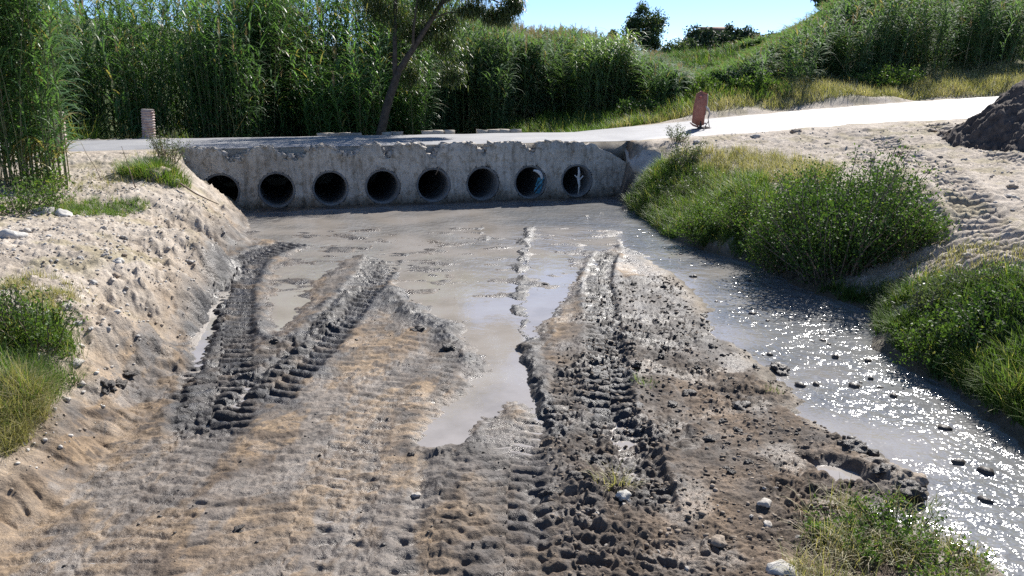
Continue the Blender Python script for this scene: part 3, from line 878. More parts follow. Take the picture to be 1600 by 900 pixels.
def reed_stems(mbL, mbC, mbP, pts, hmin, hmax, leaves=22, lw=.05, ll=.62, plume=.12, lean=.12, far=False, cap=False):
    """giant reed stems at pts (N,3): culm, long arching leaves on two sides, some plumes"""
    pts = np.asarray(pts, float); n = len(pts); ext = pts[:, 3:] if pts.shape[1] > 3 else None; pts = pts[:, :3]
    H = RNG.uniform(hmin, hmax, n)
    if ext is not None: H = H * ext[:, 1]
    if cap: H = cap_height(pts, H)
    la = RNG.uniform(0, 6.283, n); lm = RNG.uniform(0, lean, n) * H
    if ext is not None: la = ext[:, 0]; lm = lean * H * (.25 + 1.6 * ext[:, 3]) * RNG.uniform(.3, 1.3, n)
    tb = RNG.random(n) if ext is None else .7 * ext[:, 2] + .3 * RNG.random(n)
    tips = pts + np.stack([np.cos(la) * lm, np.sin(la) * lm, H], 1)
    # culms: three-sided tapering, bending slightly
    K = 4
    ring = [(math.cos(g), math.sin(g)) for g in (0, 2.094, 4.189)]
    V = []
    for i in range(K + 1):
        s = i / K
        c = pts + np.stack([np.cos(la) * lm * s ** 1.8, np.sin(la) * lm * s ** 1.8, H * s], 1)
        r = .013 * (1 - .75 * s)
        for cx, cy in ring: V.append(c + np.array([cx * r, cy * r, 0]))
    V = np.stack(V, 1).reshape(-1, 3)
    q = np.array([(i * 3 + j, i * 3 + (j + 1) % 3, (i + 1) * 3 + (j + 1) % 3, (i + 1) * 3 + j) for i in range(K) for j in range(3)])
    Q = (np.arange(n)[:, None, None] * (3 * (K + 1)) + q[None]).reshape(-1, 4)
    mbC.add(V, Q, np.repeat(RNG.random(n), 3 * (K + 1)))
    # leaves
    s = np.tile(np.linspace(.10, 1.0, leaves), n) + RNG.uniform(-.02, .02, n * leaves)
    s = np.clip(s, .05, 1)
    rep = lambda a: np.repeat(a, leaves, axis=0)
    la2, lm2 = rep(la), rep(lm)
    base = rep(pts) + np.stack([np.cos(la2) * lm2 * s ** 1.8, np.sin(la2) * lm2 * s ** 1.8, rep(H) * s], 1)
    az = rep(RNG.uniform(0, 6.283, n)) + np.tile(np.arange(leaves) % 2, n) * math.pi + RNG.normal(0, .5, n * leaves)
    L = ll * RNG.uniform(.65, 1.2, n * leaves) * (1 - .35 * np.abs(s - .6))
    el = RNG.uniform(.75, 1.25, n * leaves); dr = RNG.uniform(.9, 2.3, n * leaves)
    tint = np.clip(rep(tb) * .5 + RNG.random(n * leaves) * .45 + (RNG.random(n * leaves) < .06) * .7 + (s < .18) * .3, 0, 1)
    V, Q, T = blades(base, az, L, lw * RNG.uniform(.7, 1.25, n * leaves), el, dr, 3 if far else 4, tint, wob=.25)
    mbL.add(V, Q, T)
    if mbP is not None and plume > 0:
        sel = RNG.random(n) < plume
        t = tips[sel]; k = 26
        if len(t):
            b0 = np.repeat(t, k, 0); b0[:, 2] += np.tile(np.linspace(-.05, .38, k), len(t))
            V, Q, T = blades(b0, RNG.uniform(0, 6.283, len(b0)), .17, .016, 1.25, .5, 2)
            mbP.add(V, Q, T)

def scatter_ab(a0, a1, b0, b1, n, fn=None):
    a = RNG.uniform(a0, a1, n); b = RNG.uniform(b0, b1, n)
    x = W0[0] + WT[0] * a + WN[0] * b; y = W0[1] + WT[1] * a + WN[1] * b
    if fn is not None:
        m = fn(a, b, x, y); x, y = x[m], y[m]
    return np.stack([x, y, terrain(x, y) - .05], 1)

def make_thicket(name, batches, label, leafmat):
    L, C_, P = MB(), MB(), MB()
    for pts, h0, h1, kw in batches:
        reed_stems(L, C_, P, pts, h0, h1, **kw)
    root = empty(name, (0, 0, 0), label, 'reeds'); root['kind'] = 'stuff'
    D_ = MB()
    for pts, h0, h1, kw in batches[:2]:
        for i in RNG.choice(len(pts), min(55, len(pts)), replace=False):
            p = pts[i, :3]; g = random.uniform(0, 6.283); q = random.uniform(.15, .9); hh = h0 * random.uniform(.5, .95)
            e = p + np.array([math.cos(g) * q * hh, math.sin(g) * q * hh * .6, hh * math.sqrt(max(.1, 1 - q * q))])
            D_.tube([p, (p + e) / 2 + [0, 0, .12], e], [.016, .013, .006], 3, random.random(), cap=False)
    D_.build('dead_canes', M['drygrass'], root)
    L.build('leaves', leafmat, root); C_.build('culms', M['culm'], root)
    if P.n: P.build('plumes', M['plume'], root)
    return root

def scatter_cl(a0, a1, b0, b1, n, rad=.75, keep=.8):
    """stems gathered in clumps; returns points and per-stem lean direction, height factor, tint"""
    area = (a1 - a0) * (b1 - b0)
    nc = max(3, int(area / (rad * rad * 2.2) * keep))
    ca, cb = RNG.uniform(a0, a1, nc), RNG.uniform(b0, b1, nc)
    ch, ct = RNG.uniform(.62, 1.1, nc), RNG.random(nc)
    w = RNG.uniform(.3, 1.4, nc); i = RNG.choice(nc, n, p=w / w.sum())
    g = RNG.uniform(0, 6.283, n); r_ = rad * RNG.uniform(.5, 1.3, nc)[i] * np.sqrt(RNG.random(n))
    a, b = ca[i] + r_ * np.cos(g), np.maximum(cb[i] + r_ * np.sin(g), b0 - .3)
    x = W0[0] + WT[0] * a + WN[0] * b; y = W0[1] + WT[1] * a + WN[1] * b
    return np.stack([x, y, terrain(x, y) - .05, g + RNG.normal(0, .5, n) + R(15), ch[i] * (1.08 - .3 * (r_ / rad) ** 2), ct[i], r_ / rad], 1)

def clumpy(sc, th, seed):
    return lambda a, b, x, y: noise(x, y, sc, seed) > th
# tall wall of reeds behind the left half of the road
RK = dict(leaves=34, lw=.062, ll=.85, cap=True)
RF = dict(leaves=26, lw=.08, ll=.9, cap=True, far=True)
make_thicket('reed_thicket', [
    (scatter_cl(-16, -.5, 7.6, 9.6, 520, .6), 3.6, 5.6, RK),
    (scatter_cl(-16, 1, 9.4, 12.5, 800, .8), 5.5, 7.6, RK),
    (scatter_ab(-26, 1, 12.5, 18, 750), 7.5, 9.5, RF),
    (scatter_cl(-.5, 5.2, 8.0, 11, 260, .6), 2.6, 4.6, RK),
    (scatter_cl(-.5, 6, 11, 14, 300, .8), 4.4, 6.5, RK),
    (scatter_ab(-.5, 6, 13, 17, 300), 6.0, 7.5, RF),
], 'tall dense green giant reeds standing behind the road, left of the leaning tree and around it', M['reed'])
make_thicket('reed_thicket', [
    (scatter_cl(5, 9.2, 10.2, 12.5, 220, .6), 2.4, 4.0, RK),
    (scatter_cl(10.5, 16, 11, 16, 330, .7), 2.2, 4.0, RK),
    (scatter_cl(5, 11, 11.5, 17, 560, .8), 3.2, 5.0, dict(RF, plume=.25)),
    (scatter_cl(4, 13, 17, 26, 700, 1.0), 4.5, 7.0, dict(RF, plume=.7, leaves=22)),
    (scatter_cl(11, 19, 24, 36, 620, 1.2), 3.0, 5.5, RF),
], 'lower greyish green reeds with brown plumes in the middle, below the strip of open sky', M['reed_far'])
make_thicket('reed_thicket', [
    (scatter_cl(14.5, 34, 9.8, 13.5, 620, .7), 2.4, 4.4, RK),
    (scatter_cl(12.5, 19.5, 7.8, 11, 260, .6), 1.3, 2.7, RK),
    (scatter_cl(14.0, 38, 14, 18, 800, .9), 3.6, 6.4, RF),
    (scatter_cl(13, 60, 18, 28, 1600, 1.2), 5.0, 8.0, dict(RF, plume=.25)),
], 'reeds covering the rising slope above the right side of the road', M['reed_far'])

def reed_clump(px, py, rad, n, h0, h1, label, seed_az=None, mats=('reed',), yoff=0, kw={}):
    c = ground_at(px, py); c[1] += yoff
    L, C_ = MB(), MB()
    r = rad * np.sqrt(RNG.random(n)); g = RNG.uniform(0, 6.283, n)
    x, y = c[0] + r * np.cos(g), c[1] + r * np.sin(g) * .7
    pts = np.stack([x, y, gz(x, y) - .03], 1) - c
    reed_stems(L, C_, None, pts, h0, h1, **kw)
    root = empty('reed_clump', c, label, 'reeds')
    L.build('leaves', M[mats[0]], root); C_.build('culms', M['culm'], root)
    return root
c = reed_clump(0, 285, 1.35, 150, 3.4, 5.0, 'tall near clump of green reeds before the road at the left edge', kw=dict(leaves=40, lean=.2, ll=.75, lw=.05))
reed_clump(945, 190, 1.05, 80, 2.0, 3.0, 'rounded reed clump alone at the far road edge, right of the culvert', yoff=1.3, mats=('reed_light',), kw=dict(leaves=34, lean=.3, lw=.065, ll=.75))
reed_clump(690, 200, 1.0, 45, 1.6, 2.6, 'short reed clump right of the leaning tree behind the broken far kerb', yoff=3.0, kw=dict(leaves=26, lean=.2))
reed_clump(300, 205, 1.0, 50, 2.6, 4.0, 'dark shaded reed clump behind the left end of the culvert', yoff=3.6, kw=dict(leaves=26, lean=.2))

# ------------------------------------------------------------------ grasses (uncountable) and weeds
def grass_patch(poly, n, h0, h1, mat, w=.008, lean=1.1, clump=.35, name='grass', label=None, z=None, thr=-.1, px=True):
    """blades scattered in a polygon given in photo pixels on the ground"""
    if px: P = [tuple(ground_at(*p)[:2]) for p in poly]
    else: P = poly
    A = np.array(P); lo, hi = A.min(0), A.max(0)
    x = RNG.uniform(lo[0], hi[0], n * 3).astype(np.float32); y = RNG.uniform(lo[1], hi[1], n * 3).astype(np.float32)
    sd = poly_sd(x + .1 * noise(x, y, .3, 401), y + .1 * noise(x, y, .3, 402), P)
    m = (sd < .1 * RNG.random(len(x))) & (noise(x, y, clump, 403) + .3 * noise(x, y, clump * .3, 404) > thr)
    x, y = x[m][:n], y[m][:n]
    b = np.stack([x, y, terrain(x, y) - .01], 1)
    k = noise(x, y, clump, 405) * .3
    L = RNG.uniform(h0, h1, len(x)) * (1 + k)
    V, Q, T = blades(b, RNG.uniform(0, 6.283, len(x)), L, w, RNG.uniform(.9, 1.5, len(x)), RNG.uniform(.2, lean, len(x)), 3,
                     np.clip(RNG.random(len(x)) * .8 + k + .1, 0, 1), shape='blade')
    mb = MB(); mb.add(V, Q, T)
    o = mb.build(name, M[mat])
    return tag(o, label, 'grass', kind='stuff')

def weed(name, px, py, rad, hgt, n_stem, leaf, n_leaf, mat, label, cat='plant', group=None, stemmat='stem', flat=1., yoff=0, lean=.5, loc=None):
    """leafy plant: thin branching stems from the base, leaves held along them"""
    c = ground_at(px, py) if loc is None else np.array(loc, float)
    c[1] += yoff
    c[2] = float(gz(c[0], c[1])[0])
    S, Lf = MB(), MB()
    LP = []
    for i in range(n_stem):
        g = random.uniform(0, 6.283); rr = rad * math.sqrt(random.random())
        bx, by = rr * .55 * math.cos(g), rr * .55 * math.sin(g) * flat
        bz = float(gz(c[0] + bx, c[1] + by)[0]) - c[2]
        hh = hgt * random.choice((random.uniform(.35, 1.0), random.uniform(.6, 1.25))) * (1 - .35 * (rr / rad) ** 2)
        tip = np.array([rr * math.cos(g) * (1 + lean * .4) + random.gauss(0, .12) * hgt, (rr * math.sin(g) * (1 + lean * .4)) * flat + random.gauss(0, .12) * hgt, bz + hh])
        b0 = np.array([bx, by, bz])
        mid = (b0 + tip) / 2 + np.array([random.gauss(0, .05), random.gauss(0, .05), .05]) * hgt
        t = np.linspace(0, 1, 6)[:, None]
        path = (1 - t) ** 2 * b0 + 2 * t * (1 - t) * mid + t ** 2 * tip
        S.tube(path, np.linspace(.006, .002, 6) * (1 + hgt), 3, random.random(), cap=False)
        s = RNG.random(n_leaf) ** .75 * .92 + .08
        q = (1 - s[:, None]) ** 2 * b0 + 2 * s[:, None] * (1 - s[:, None]) * mid + s[:, None] ** 2 * tip
        q += RNG.normal(0, .055 * (hgt + .3), q.shape)
        q[:, 2] = np.maximum(q[:, 2], bz + .01)
        LP.append(q)
    P = np.concatenate(LP)
    V, Q, T = leaflets(P, leaf, np.clip(RNG.random(len(P)) * .9 + .15 * noise(P[:, 0], P[:, 2], .25, 411), 0, 1))
    Lf.add(V, Q, T)
    root = empty(name, c, label, cat, group)
    Lf.build('foliage', M[mat], root); S.build('stems', M[stemmat], root)
    return root

def tuft(name, px, py, rad, n, h0, h1, w, mat, label, lean=1.2, loc=None, group=None, flat=.8):
    c = ground_at(px, py) if loc is None else np.array(loc, float)
    r = rad * RNG.random(n) ** .7; g = RNG.uniform(0, 6.283, n)
    x, y = c[0] + r * np.cos(g), c[1] + r * np.sin(g) * flat
    b = np.stack([x, y, gz(x, y) - .01], 1) - c
    az = g + RNG.normal(0, .7, n)
    V, Q, T = blades(b, az, RNG.uniform(h0, h1, n), w, RNG.uniform(1.0, 1.5, n), RNG.uniform(.3, lean, n), 4, shape='blade')
    mb = MB(); mb.add(V, Q, T)
    o = mb.build(name, M[mat]); o.location = tuple(c)
    return tag(o, label, 'grass', group)

# right bank mat from the wall end down to the big bush
grass_patch([(978,318),(1050,368),(1190,408),(1210,330),(1180,280),(1080,262),(1010,275)], 30000, .15, .38, 'grass', .010, 1.4, label='low bright green waterside grass at the right end of the culvert', thr=-.45)
grass_patch([(1040,262),(1180,282),(1290,300),(1300,262),(1180,240),(1080,238)], 9000, .12, .35, 'drygrass', .008, 1.3, label='mixed green and dry grass above the waterside mat', thr=-.2)
grass_patch([(1490,585),(1560,560),(1700,600),(1720,700),(1600,672),(1520,615)], 5200, .18, .38, 'grass', .010, 1.3, label='bright green grass at the stream edge on the right', thr=-.4)
grass_patch([(1400,470),(1600,430),(1700,520),(1620,580),(1480,590),(1400,545)], 6000, .12, .32, 'weed', .012, 1.3, label='green ground cover on the right bank', thr=-.3)
grass_patch([(1400,400),(1600,390),(1650,450),(1460,460)], 2600, .08, .22, 'drygrass', .006, 1.3, label='thin grass on the pebbly right bank', thr=.05)
grass_patch([(60,325),(160,315),(235,322),(215,332),(80,335)], 3500, .06, .18, 'grass', .007, 1.3, label='thin strip of grass across the left bank', thr=-.3)
grass_patch([(0,450),(60,430),(130,455),(90,500),(0,520)], 2400, .05, .16, 'drygrass', .005, 1.3, label='sparse dry grass on the left bank', thr=.0)
grass_patch([(-40,520),(90,500),(110,560),(70,640),(-40,690)], 4200, .12, .38, 'grass', .006, 1.4, label='green grass at the left edge below the stones', thr=-.15)
grass_patch([(-60,620),(60,620),(50,690),(-60,740)], 3000, .18, .42, 'drygrass', .004, 1.6, label='dry straw grass at the lower left edge', thr=-.2)
grass_patch([(80,300),(170,260),(290,250),(280,290),(160,300)], 1600, .05, .2, 'drygrass', .006, 1.3, label='dry grass stubble before the left road edge', thr=.05)
grass_patch([wab(6, 4.9), wab(10.5, 5.0), wab(18, 6.2), wab(20, 12), wab(13, 20), wab(9, 14), wab(6, 9)], 30000, .25, .65, 'grass', .020, 1.2, clump=1.2, px=False, label='tall green grass on the verge behind the road', thr=-.35)
grass_patch([wab(10.5, 4.9), wab(16, 5.2), wab(22, 5.6), wab(30, 6.2), wab(34, 10.3), wab(14, 9.8)], 26000, .15, .5, 'drygrass', .018, 1.2, clump=.9, px=False, label='yellow dry grass on the verge right of the road sign', thr=-.5)
grass_patch([wab(-9, 4.9), wab(6, 4.9), wab(6, 7.5), wab(-9, 7.5)], 9000, .2, .6, 'weed', .016, 1.2, clump=.9, px=False, label='green weeds along the far kerb of the culvert', thr=.0)

grass_patch([(1285,455),(1375,478),(1400,545),(1500,598),(1600,665),(1620,640),(1500,560),(1430,500),(1390,455)], 7000, .10, .30, 'weed', .009, 1.5, label='overhanging green grass along the right waterline', thr=-.3)
grass_patch([wab(10, 16), wab(24, 16), wab(26, 42), wab(12, 42)], 26000, .5, 1.3, 'bush', .05, 1.2, clump=2.5, px=False, label='rank green growth on the slope between the reed stands', thr=-.5)
weed('roadside_bush', 1100, 170, .7, .7, 46, .10, 45, 'bush', 'dark green bush at the foot of the reeds just left of the leaning marker', 'shrub', loc=[*wab(12.6, 7.2), 0])
weed('roadside_bush', 1180, 160, .9, .8, 60, .10, 50, 'bush', 'dark green bush at the reed foot between the marker and the left green bush', 'shrub', loc=[*wab(16.2, 8.2), 0])
# shrubs of the right bank
weed('leafy_shrub', 1325, 430, 1.05, 1.5, 170, .05, 120, 'bush', 'largest dark leafy shrub overhanging the stream on the right bank', 'shrub', yoff=.35)
weed('leafy_shrub', 1240, 410, .7, 1.15, 100, .045, 100, 'weed', 'medium green shrub joined to the left side of the largest stream shrub', 'shrub', yoff=.2)
weed('leafy_shrub', 1420, 400, .5, .7, 60, .045, 80, 'weed', 'shrub on the right flank of the largest stream shrub beside bare dirt', 'shrub', yoff=.2)
weed('leafy_shrub', 1330, 330, .8, .45, 50, .042, 80, 'weed', 'pale green shrub behind the largest stream shrub, before the bare dirt', 'shrub')
weed('leafy_shrub', 1120, 372, .6, .42, 80, .04, 80, 'weed', 'low dark weed at the water edge right of the bright grass', 'shrub', yoff=.5)
weed('leafy_shrub', 1180, 340, .7, .5, 70, .035, 70, 'weed', 'fine leaved weed amid the waterside grass', 'shrub')
weed('leafy_shrub', 1100, 290, .9, .38, 60, .035, 60, 'olive', 'spreading grey green weed within the upper waterside grass', 'shrub')
weed('leafy_shrub', 1070, 262, .4, .6, 40, .04, 50, 'olive', 'upright grey green weed at the top of the waterside grass', 'shrub')
weed('leafy_shrub', 1058, 222, .28, .38, 22, .04, 40, 'olive', 'small grey weed just left of the leaning red marker', 'shrub')
weed('leafy_shrub', 1470, 548, .42, .36, 60, .042, 60, 'weed', 'low broad leaved shrub on the near right bank at the waterline', 'shrub', yoff=.1)
weed('leafy_shrub', 1560, 520, .45, .36, 50, .042, 60, 'bush', 'low shrub at the right edge above the stream grass', 'shrub')
weed('leafy_shrub', 1510, 455, .35, .34, 30, .03, 50, 'olive', 'thin greyish shrub on the pebbly right bank', 'shrub')
weed('leafy_shrub', 1580, 450, .35, .28, 26, .03, 45, 'weed', 'small green shrub at the right edge on pebbles', 'shrub')
weed('leafy_shrub', 1385, 470, .3, .28, 22, .03, 40, 'olive', 'sparse weed on the dark pebbly shore just right of the largest shrub', 'shrub')
weed('leafy_shrub', 1265, 300, .55, .55, 34, .04, 60, 'weed', 'upright loose green weed rising behind the left part of the largest shrub', 'shrub', lean=.2)
weed('leafy_shrub', 1370, 300, .4, .5, 24, .04, 50, 'weed', 'thin tall weed behind the right part of the largest shrub', 'shrub', lean=.1)
weed('leafy_shrub', 1440, 500, .3, .5, 16, .04, 40, 'olive', 'straggly tall stalks left of the low broad leaved shrub', 'shrub', lean=.1)
# bottom right weeds
weed('weed', 1330, 850, .30, .16, 26, .028, 45, 'weed', 'flattened green weed left of centre in the bottom right patch', 'plant')
weed('weed', 1395, 850, .32, .22, 34, .026, 50, 'weed', 'leafy green weed with trampled stalks at the bottom right shore', 'plant')
weed('weed', 1470, 890, .3, .13, 26, .024, 45, 'grass', 'yellowish green weed nearest the bottom right corner of the mud', 'plant')
grass_patch([(1270,800),(1400,780),(1540,900),(1500,960),(1250,940)], 1800, .08, .26, 'drygrass', .005, 1.9, label='trampled dry stalks in the bottom right weeds', thr=-.1)
tuft('grass_tuft', 1448, 800, .16, 90, .05, .14, .005, 'grass', 'small weed tuft on a mud bar in the stream')
tuft('grass_tuft', 1385, 665, .22, 110, .04, .12, .005, 'grass', 'green weed tuft on the upper mud bar in the stream')
tuft('grass_tuft', 1210, 610, .10, 50, .03, .09, .004, 'weed', 'tiny weed on the mud beside the stream')
tuft('grass_tuft', 1008, 600, .14, 80, .04, .10, .005, 'grass', 'tiny green tuft by the right wheel track')
tuft('grass_tuft', 960, 755, .16, 110, .06, .2, .005, 'drygrass', 'tangle of dry straw on the churned mud between the wheel tracks', lean=2.2)
# left bank
tuft('grass_tuft', 240, 268, .68, 1900, .15, .38, .012, 'grass', 'dome of bright green grass beside the left end of the culvert', lean=1.2)
weed('dark_weed', 262, 250, .42, .62, 34, .035, 40, 'olive', 'dark twiggy weed against the left end of the culvert wall', 'plant')
weed('weed', 30, 330, .65, .45, 50, .05, 36, 'weed', 'leafy weed under the near reeds', 'plant')
weed('weed', 70, 300, .5, .5, 36, .06, 32, 'grass', 'yellow green weed at the foot of the near reeds', 'plant')
weed('weed', 60, 540, .36, .50, 34, .035, 50, 'weed', 'fern-like green weed on the left bank above the straw grass', 'plant', lean=.2)
weed('weed', 20, 520, .3, .35, 26, .035, 36, 'olive', 'grey green weed at the left edge of the photo', 'plant')
tuft('grass_tuft', 200, 200, .5, 500, .4, 1.0, .014, 'drygrass', 'yellow grass tuft left of the upright ribbed post', loc=[*at_y(205, 215, 25.2)[:2], 1.3])
tuft('grass_tuft', 125, 210, .6, 500, .5, 1.4, .018, 'grass', 'arching green grass between the two ribbed posts', loc=[*at_y(125, 215, 24.6)[:2], 1.3], lean=1.6)
# verge bushes behind the road on the right
weed('roadside_bush', 1225, 172, .75, .75, 60, .10, 50, 'weed', 'left green bush on the verge behind the road', 'shrub', loc=[*wab(17.2, 7.3), 0])
weed('roadside_bush', 1430, 160, 1.25, .75, 110, .10, 60, 'weed', 'right rounded pale green bush on the verge beside the sunlit road', 'shrub', loc=[*wab(23.6, 8.3), 0])
weed('roadside_bush', 1330, 150, 1.2, .6, 50, .09, 40, 'olive', 'dull brownish bush on the verge between two green bushes', 'shrub', loc=[*wab(20.5, 9.5), 0])
weed('roadside_bush', 1130, 165, .6, .7, 40, .1, 40, 'weed', 'yellow green bush behind the leaning marker', 'shrub', loc=[*wab(15.2, 7.5), 0])

# ------------------------------------------------------------------ trees
def crown_pts(c, r, n, hollow=.5):
    d = RNG.normal(0, 1, (n, 3)); d /= np.linalg.norm(d, axis=1)[:, None]
    rr = (hollow + (1 - hollow) * RNG.random(n))[:, None]
    return np.array(c) + d * rr * np.array(r)

def tree(name, base, paths, clumps, leaf, mat, label, group=None, cat='tree', per=260, hang=0, k=7, spread=.42):
    base = np.array(base, float)
    root = empty(name, base, label, cat, group)
    T = MB()
    for pts, r0, r1 in paths:
        pts = np.array(smooth_line([tuple(p) for p in pts], 4)) - base
        pts[1:-1] += RNG.normal(0, .05 * r0, pts[1:-1].shape)
        T.tube(pts, np.linspace(r0, r1, len(pts)), k)
    T.build('trunk', M['bark'], root, smooth=True)
    L = MB(); tw = MB()
    for c, r in clumps:
        r = np.array(r, float) if np.ndim(r) else np.array([r, r, r * .8])
        nsub = 9
        sub = crown_pts(c, r * .8, nsub, .3)
        for s in sub:
            P = (crown_pts(s, r * spread, per // nsub, .1) if not hang else s + RNG.normal(0, 1, (per // nsub, 3)) * np.array(r) * .36) - base
            if hang:
                V, Q, Tn = blades(P, RNG.uniform(0, 6.283, len(P)), leaf * RNG.uniform(.8, 1.8, len(P)), leaf * .28, RNG.uniform(-1.2, .3, len(P)), RNG.uniform(0, 1.0, len(P)), 2)
            else:
                V, Q, Tn = leaflets(P, leaf, np.clip(RNG.random(len(P)) * .8 + random.uniform(-.15, .2), 0, 1))
            L.add(V, Q, Tn)
    L.build('crown', M[mat], root)
    return root

# leaning tree behind the road
TY = 27.2
def ty(px, py, dy=0): return at_y(px, py, TY + dy)
b0 = ty(594, 212)
paths = [([ty(592, 225), ty(597, 198), ty(610, 150), ty(622, 112)], .155, .115),
         ([ty(622, 112), ty(640, 85), ty(662, 50), ty(690, 5), ty(715, -40)], .11, .05),
         ([ty(618, 120), ty(617, 80), ty(618, 30, .2), ty(620, -60, .3)], .09, .04),
         ([ty(645, 78), ty(648, 30, -.3), ty(660, -50, -.3)], .05, .02),
         ([ty(690, 5), ty(730, -10), ty(770, 0), ty(800, 15)], .045, .012),
         ([ty(672, 32), ty(700, 20), ty(735, 22)], .03, .01)]
clumps = [(ty(700, -30), (.9, .8, .55)), (ty(640, -45), (1.1, .8, .6)), (ty(760, -10), (.7, .6, .35)), (ty(790, 22), (.38, .4, .35)), (ty(735, 15), (.45, .4, .25)),
          (ty(745, -60), (1.2, .9, .7)), (ty(600, -90), (1.4, 1, .9)), (ty(690, -110), (1.5, 1.2, .9)), (ty(585, 0, .3), (.5, .5, .6)), (ty(660, 40, .4), (.45, .5, .45)), (ty(640, 110, .7), (.5, .5, .5)),
          (ty(700, 70, 1), (.6, .5, .5)), (ty(705, 115, 1.3), (.5, .5, .4)), (ty(672, 5), (.6, .5, .4)), (ty(610, 20, .3), (.7, .6, .6)), (ty(560, -20, .5), (.9, .7, .8)), (ty(640, 45, .6), (.5, .5, .5)), (ty(700, 35, .5), (.6, .5, .5)), (ty(770, 20), (.45, .4, .3)), (ty(805, 5), (.3, .3, .25))]
tree('leaning_tree', b0, paths, clumps, .13, 'hangleaf', 'leaning dark trunked tree forking upward behind the culvert road', per=1500, hang=1, spread=.62)

def simple_tree(px, ptop, pbot, pw, Y, leaf, mat, label, group=None, per=240, n=12):
    top, bot = at_y(px, ptop, Y), at_y(px, pbot, Y)
    g = float(gz(top[0], Y)[0])
    base = np.array([top[0], Y, g])
    hw = pw / F * Y / 2
    hh = (top[2] - bot[2]) / 2
    cz = (top[2] + bot[2]) / 2
    clumps = []
    for i in range(n):
        d = RNG.normal(0, 1, 3); d /= np.linalg.norm(d)
        q = random.uniform(.35, .75)
        clumps.append((base * [1, 1, 0] + np.array([d[0] * hw * q, d[1] * hw * q, cz + d[2] * hh * q]), np.array([hw, hw, hh]) * random.uniform(.3, .46)))
    paths = [([base + [0, 0, -.2], base + [hw * .1, 0, (cz - g) * .5], np.array([base[0], Y, cz])], hw * .10, hw * .05)]
    for i in range(5):
        e = clumps[i][0]
        paths.append(([np.array([base[0], Y, cz - hh * .6]), (np.array([base[0], Y, cz - hh * .2]) + e) / 2, e], hw * .045, hw * .012))
    return tree('tree', base, paths, clumps, leaf, mat, label, group, per=per, spread=.8)

simple_tree(1006, 4, 90, 72, 62, .16, 'hangleaf', 'lone round open crowned tree on the skyline above the reeds', per=750, n=18)
simple_tree(1056, 48, 125, 66, 60, .15, 'olive', 'low grey green tree right of the lone round tree', per=600, n=16)
simple_tree(962, 42, 75, 34, 64, .14, 'olive', 'small bush-like tree left of the lone round tree', per=200, n=8)
G = 'dark trees on the far hill'
for px, t, b_, w, Y, lb in [(1095, 44, 110, 60, 118, 'dark tree at the left end of the far hilltop group'), (1124, 40, 110, 52, 124, 'dark tree before the pale hilltop building'),
                            (1146, 36, 100, 46, 134, 'dark tree just right of the pale hilltop building'), (1170, 42, 105, 52, 122, 'dark tree right of centre in the far hilltop group'),
                            (1198, 46, 105, 56, 118, 'dark tree at the right end of the far hilltop group'), (1072, 62, 120, 50, 104, 'lowest dark tree at the foot of the far hill')]:
    simple_tree(px, t, b_, w, Y, .34, 'darktree', lb, G, per=520, n=16)
simple_tree(1290, -22, 22, 46, 70, .2, 'darktree', 'dark tree top rising over the reeds at the top right', per=260)
simple_tree(1180, 88, 150, 60, 52, .11, 'olive', 'bushy olive coloured tree standing among the right slope reeds', per=260)
simple_tree(1395, 40, 150, 130, 42, .10, 'darktree', 'broad dark shaded bush before the right slope reeds', per=700, n=16)
simple_tree(1500, 50, 145, 130, 42, .10, 'darktree', 'dark shaded bush right of the broad one, at the road bend', per=700, n=16)
simple_tree(1290, 90, 150, 90, 41, .10, 'bush', 'green bush left of the dark shaded bushes above the road', per=500, n=14)

# pale building on the far hill
def building():
    c = at_y(1118, 46, 142); g = float(gz(c[0], 142)[0]) ; 
    base = np.array([c[0], 142., g])
    root = empty('building', base, 'small pale building half hidden by dark trees on the far hilltop', 'building')
    H = c[2] - g - .3
    mb = MB(); mb.box((0, 0, H / 2), (4.6, 4, H)); mb.build('wall', mat_rough('pale_plaster', (.30, .24, .20), (.38, .31, .26), 2, .9, .01), root)
    rf = MB()
    V = [(-2.6, -2.3, H), (2.6, -2.3, H), (2.6, 2.3, H), (-2.6, 2.3, H), (-2.6, 0, H + .7), (2.6, 0, H + .7)]
    rf.add(V, [(0, 1, 5, 4), (2, 3, 4, 5), (0, 4, 3, 3), (1, 2, 5, 5), (0, 3, 2, 1)])
    rf.build('roof', mat_rough('roof_tile', (.22, .13, .09), (.32, .20, .14), 3, .9, .01), root)
    for xx in (-1.4, 0, 1.4):
        w = MB(); w.box((xx, -2.02, H - 1.1), (.9, .06, 1.1)); w.build('window', mat_rough('dark_pane', (.04, .04, .05), (.06, .06, .07), 2, .3, .001), root)
building()

# ------------------------------------------------------------------ rocks, clods, stones
def rock_mesh(name, seed, mat, sub=3, flat=.65, rough=.22):
    import bmesh
    bm = bmesh.new(); bmesh.ops.create_icosphere(bm, subdivisions=sub, radius=.5)
    rs = np.random.default_rng(seed); o1, o2 = rs.random(2) * 50
    from mathutils import Vector, noise as mn
    for v in bm.verts:
        p = v.co * 2.2 + Vector((o1, o2, seed))
        d = 1 + rough * mn.noise(p) + rough * .45 * mn.noise(p * 2.6) + rough * .18 * mn.noise(p * 7)
        v.co = Vector((v.co.x * d, v.co.y * d * .8, v.co.z * d * flat))
    me = bpy.data.meshes.new(name); bm.to_mesh(me); bm.free()
    me.polygons.foreach_set('use_smooth', np.ones(len(me.polygons), bool))
    me.materials.append(mat)
    return me
RM = {}
for kind, mat in (('stone', 'stone'), ('stone_brown', 'stone_brown'), ('stone_white', 'stone_white')):
    RM[kind] = [rock_mesh('stone', 10 + i + len(kind), M[mat], 3, random.uniform(.5, .75), .55) for i in range(6)]
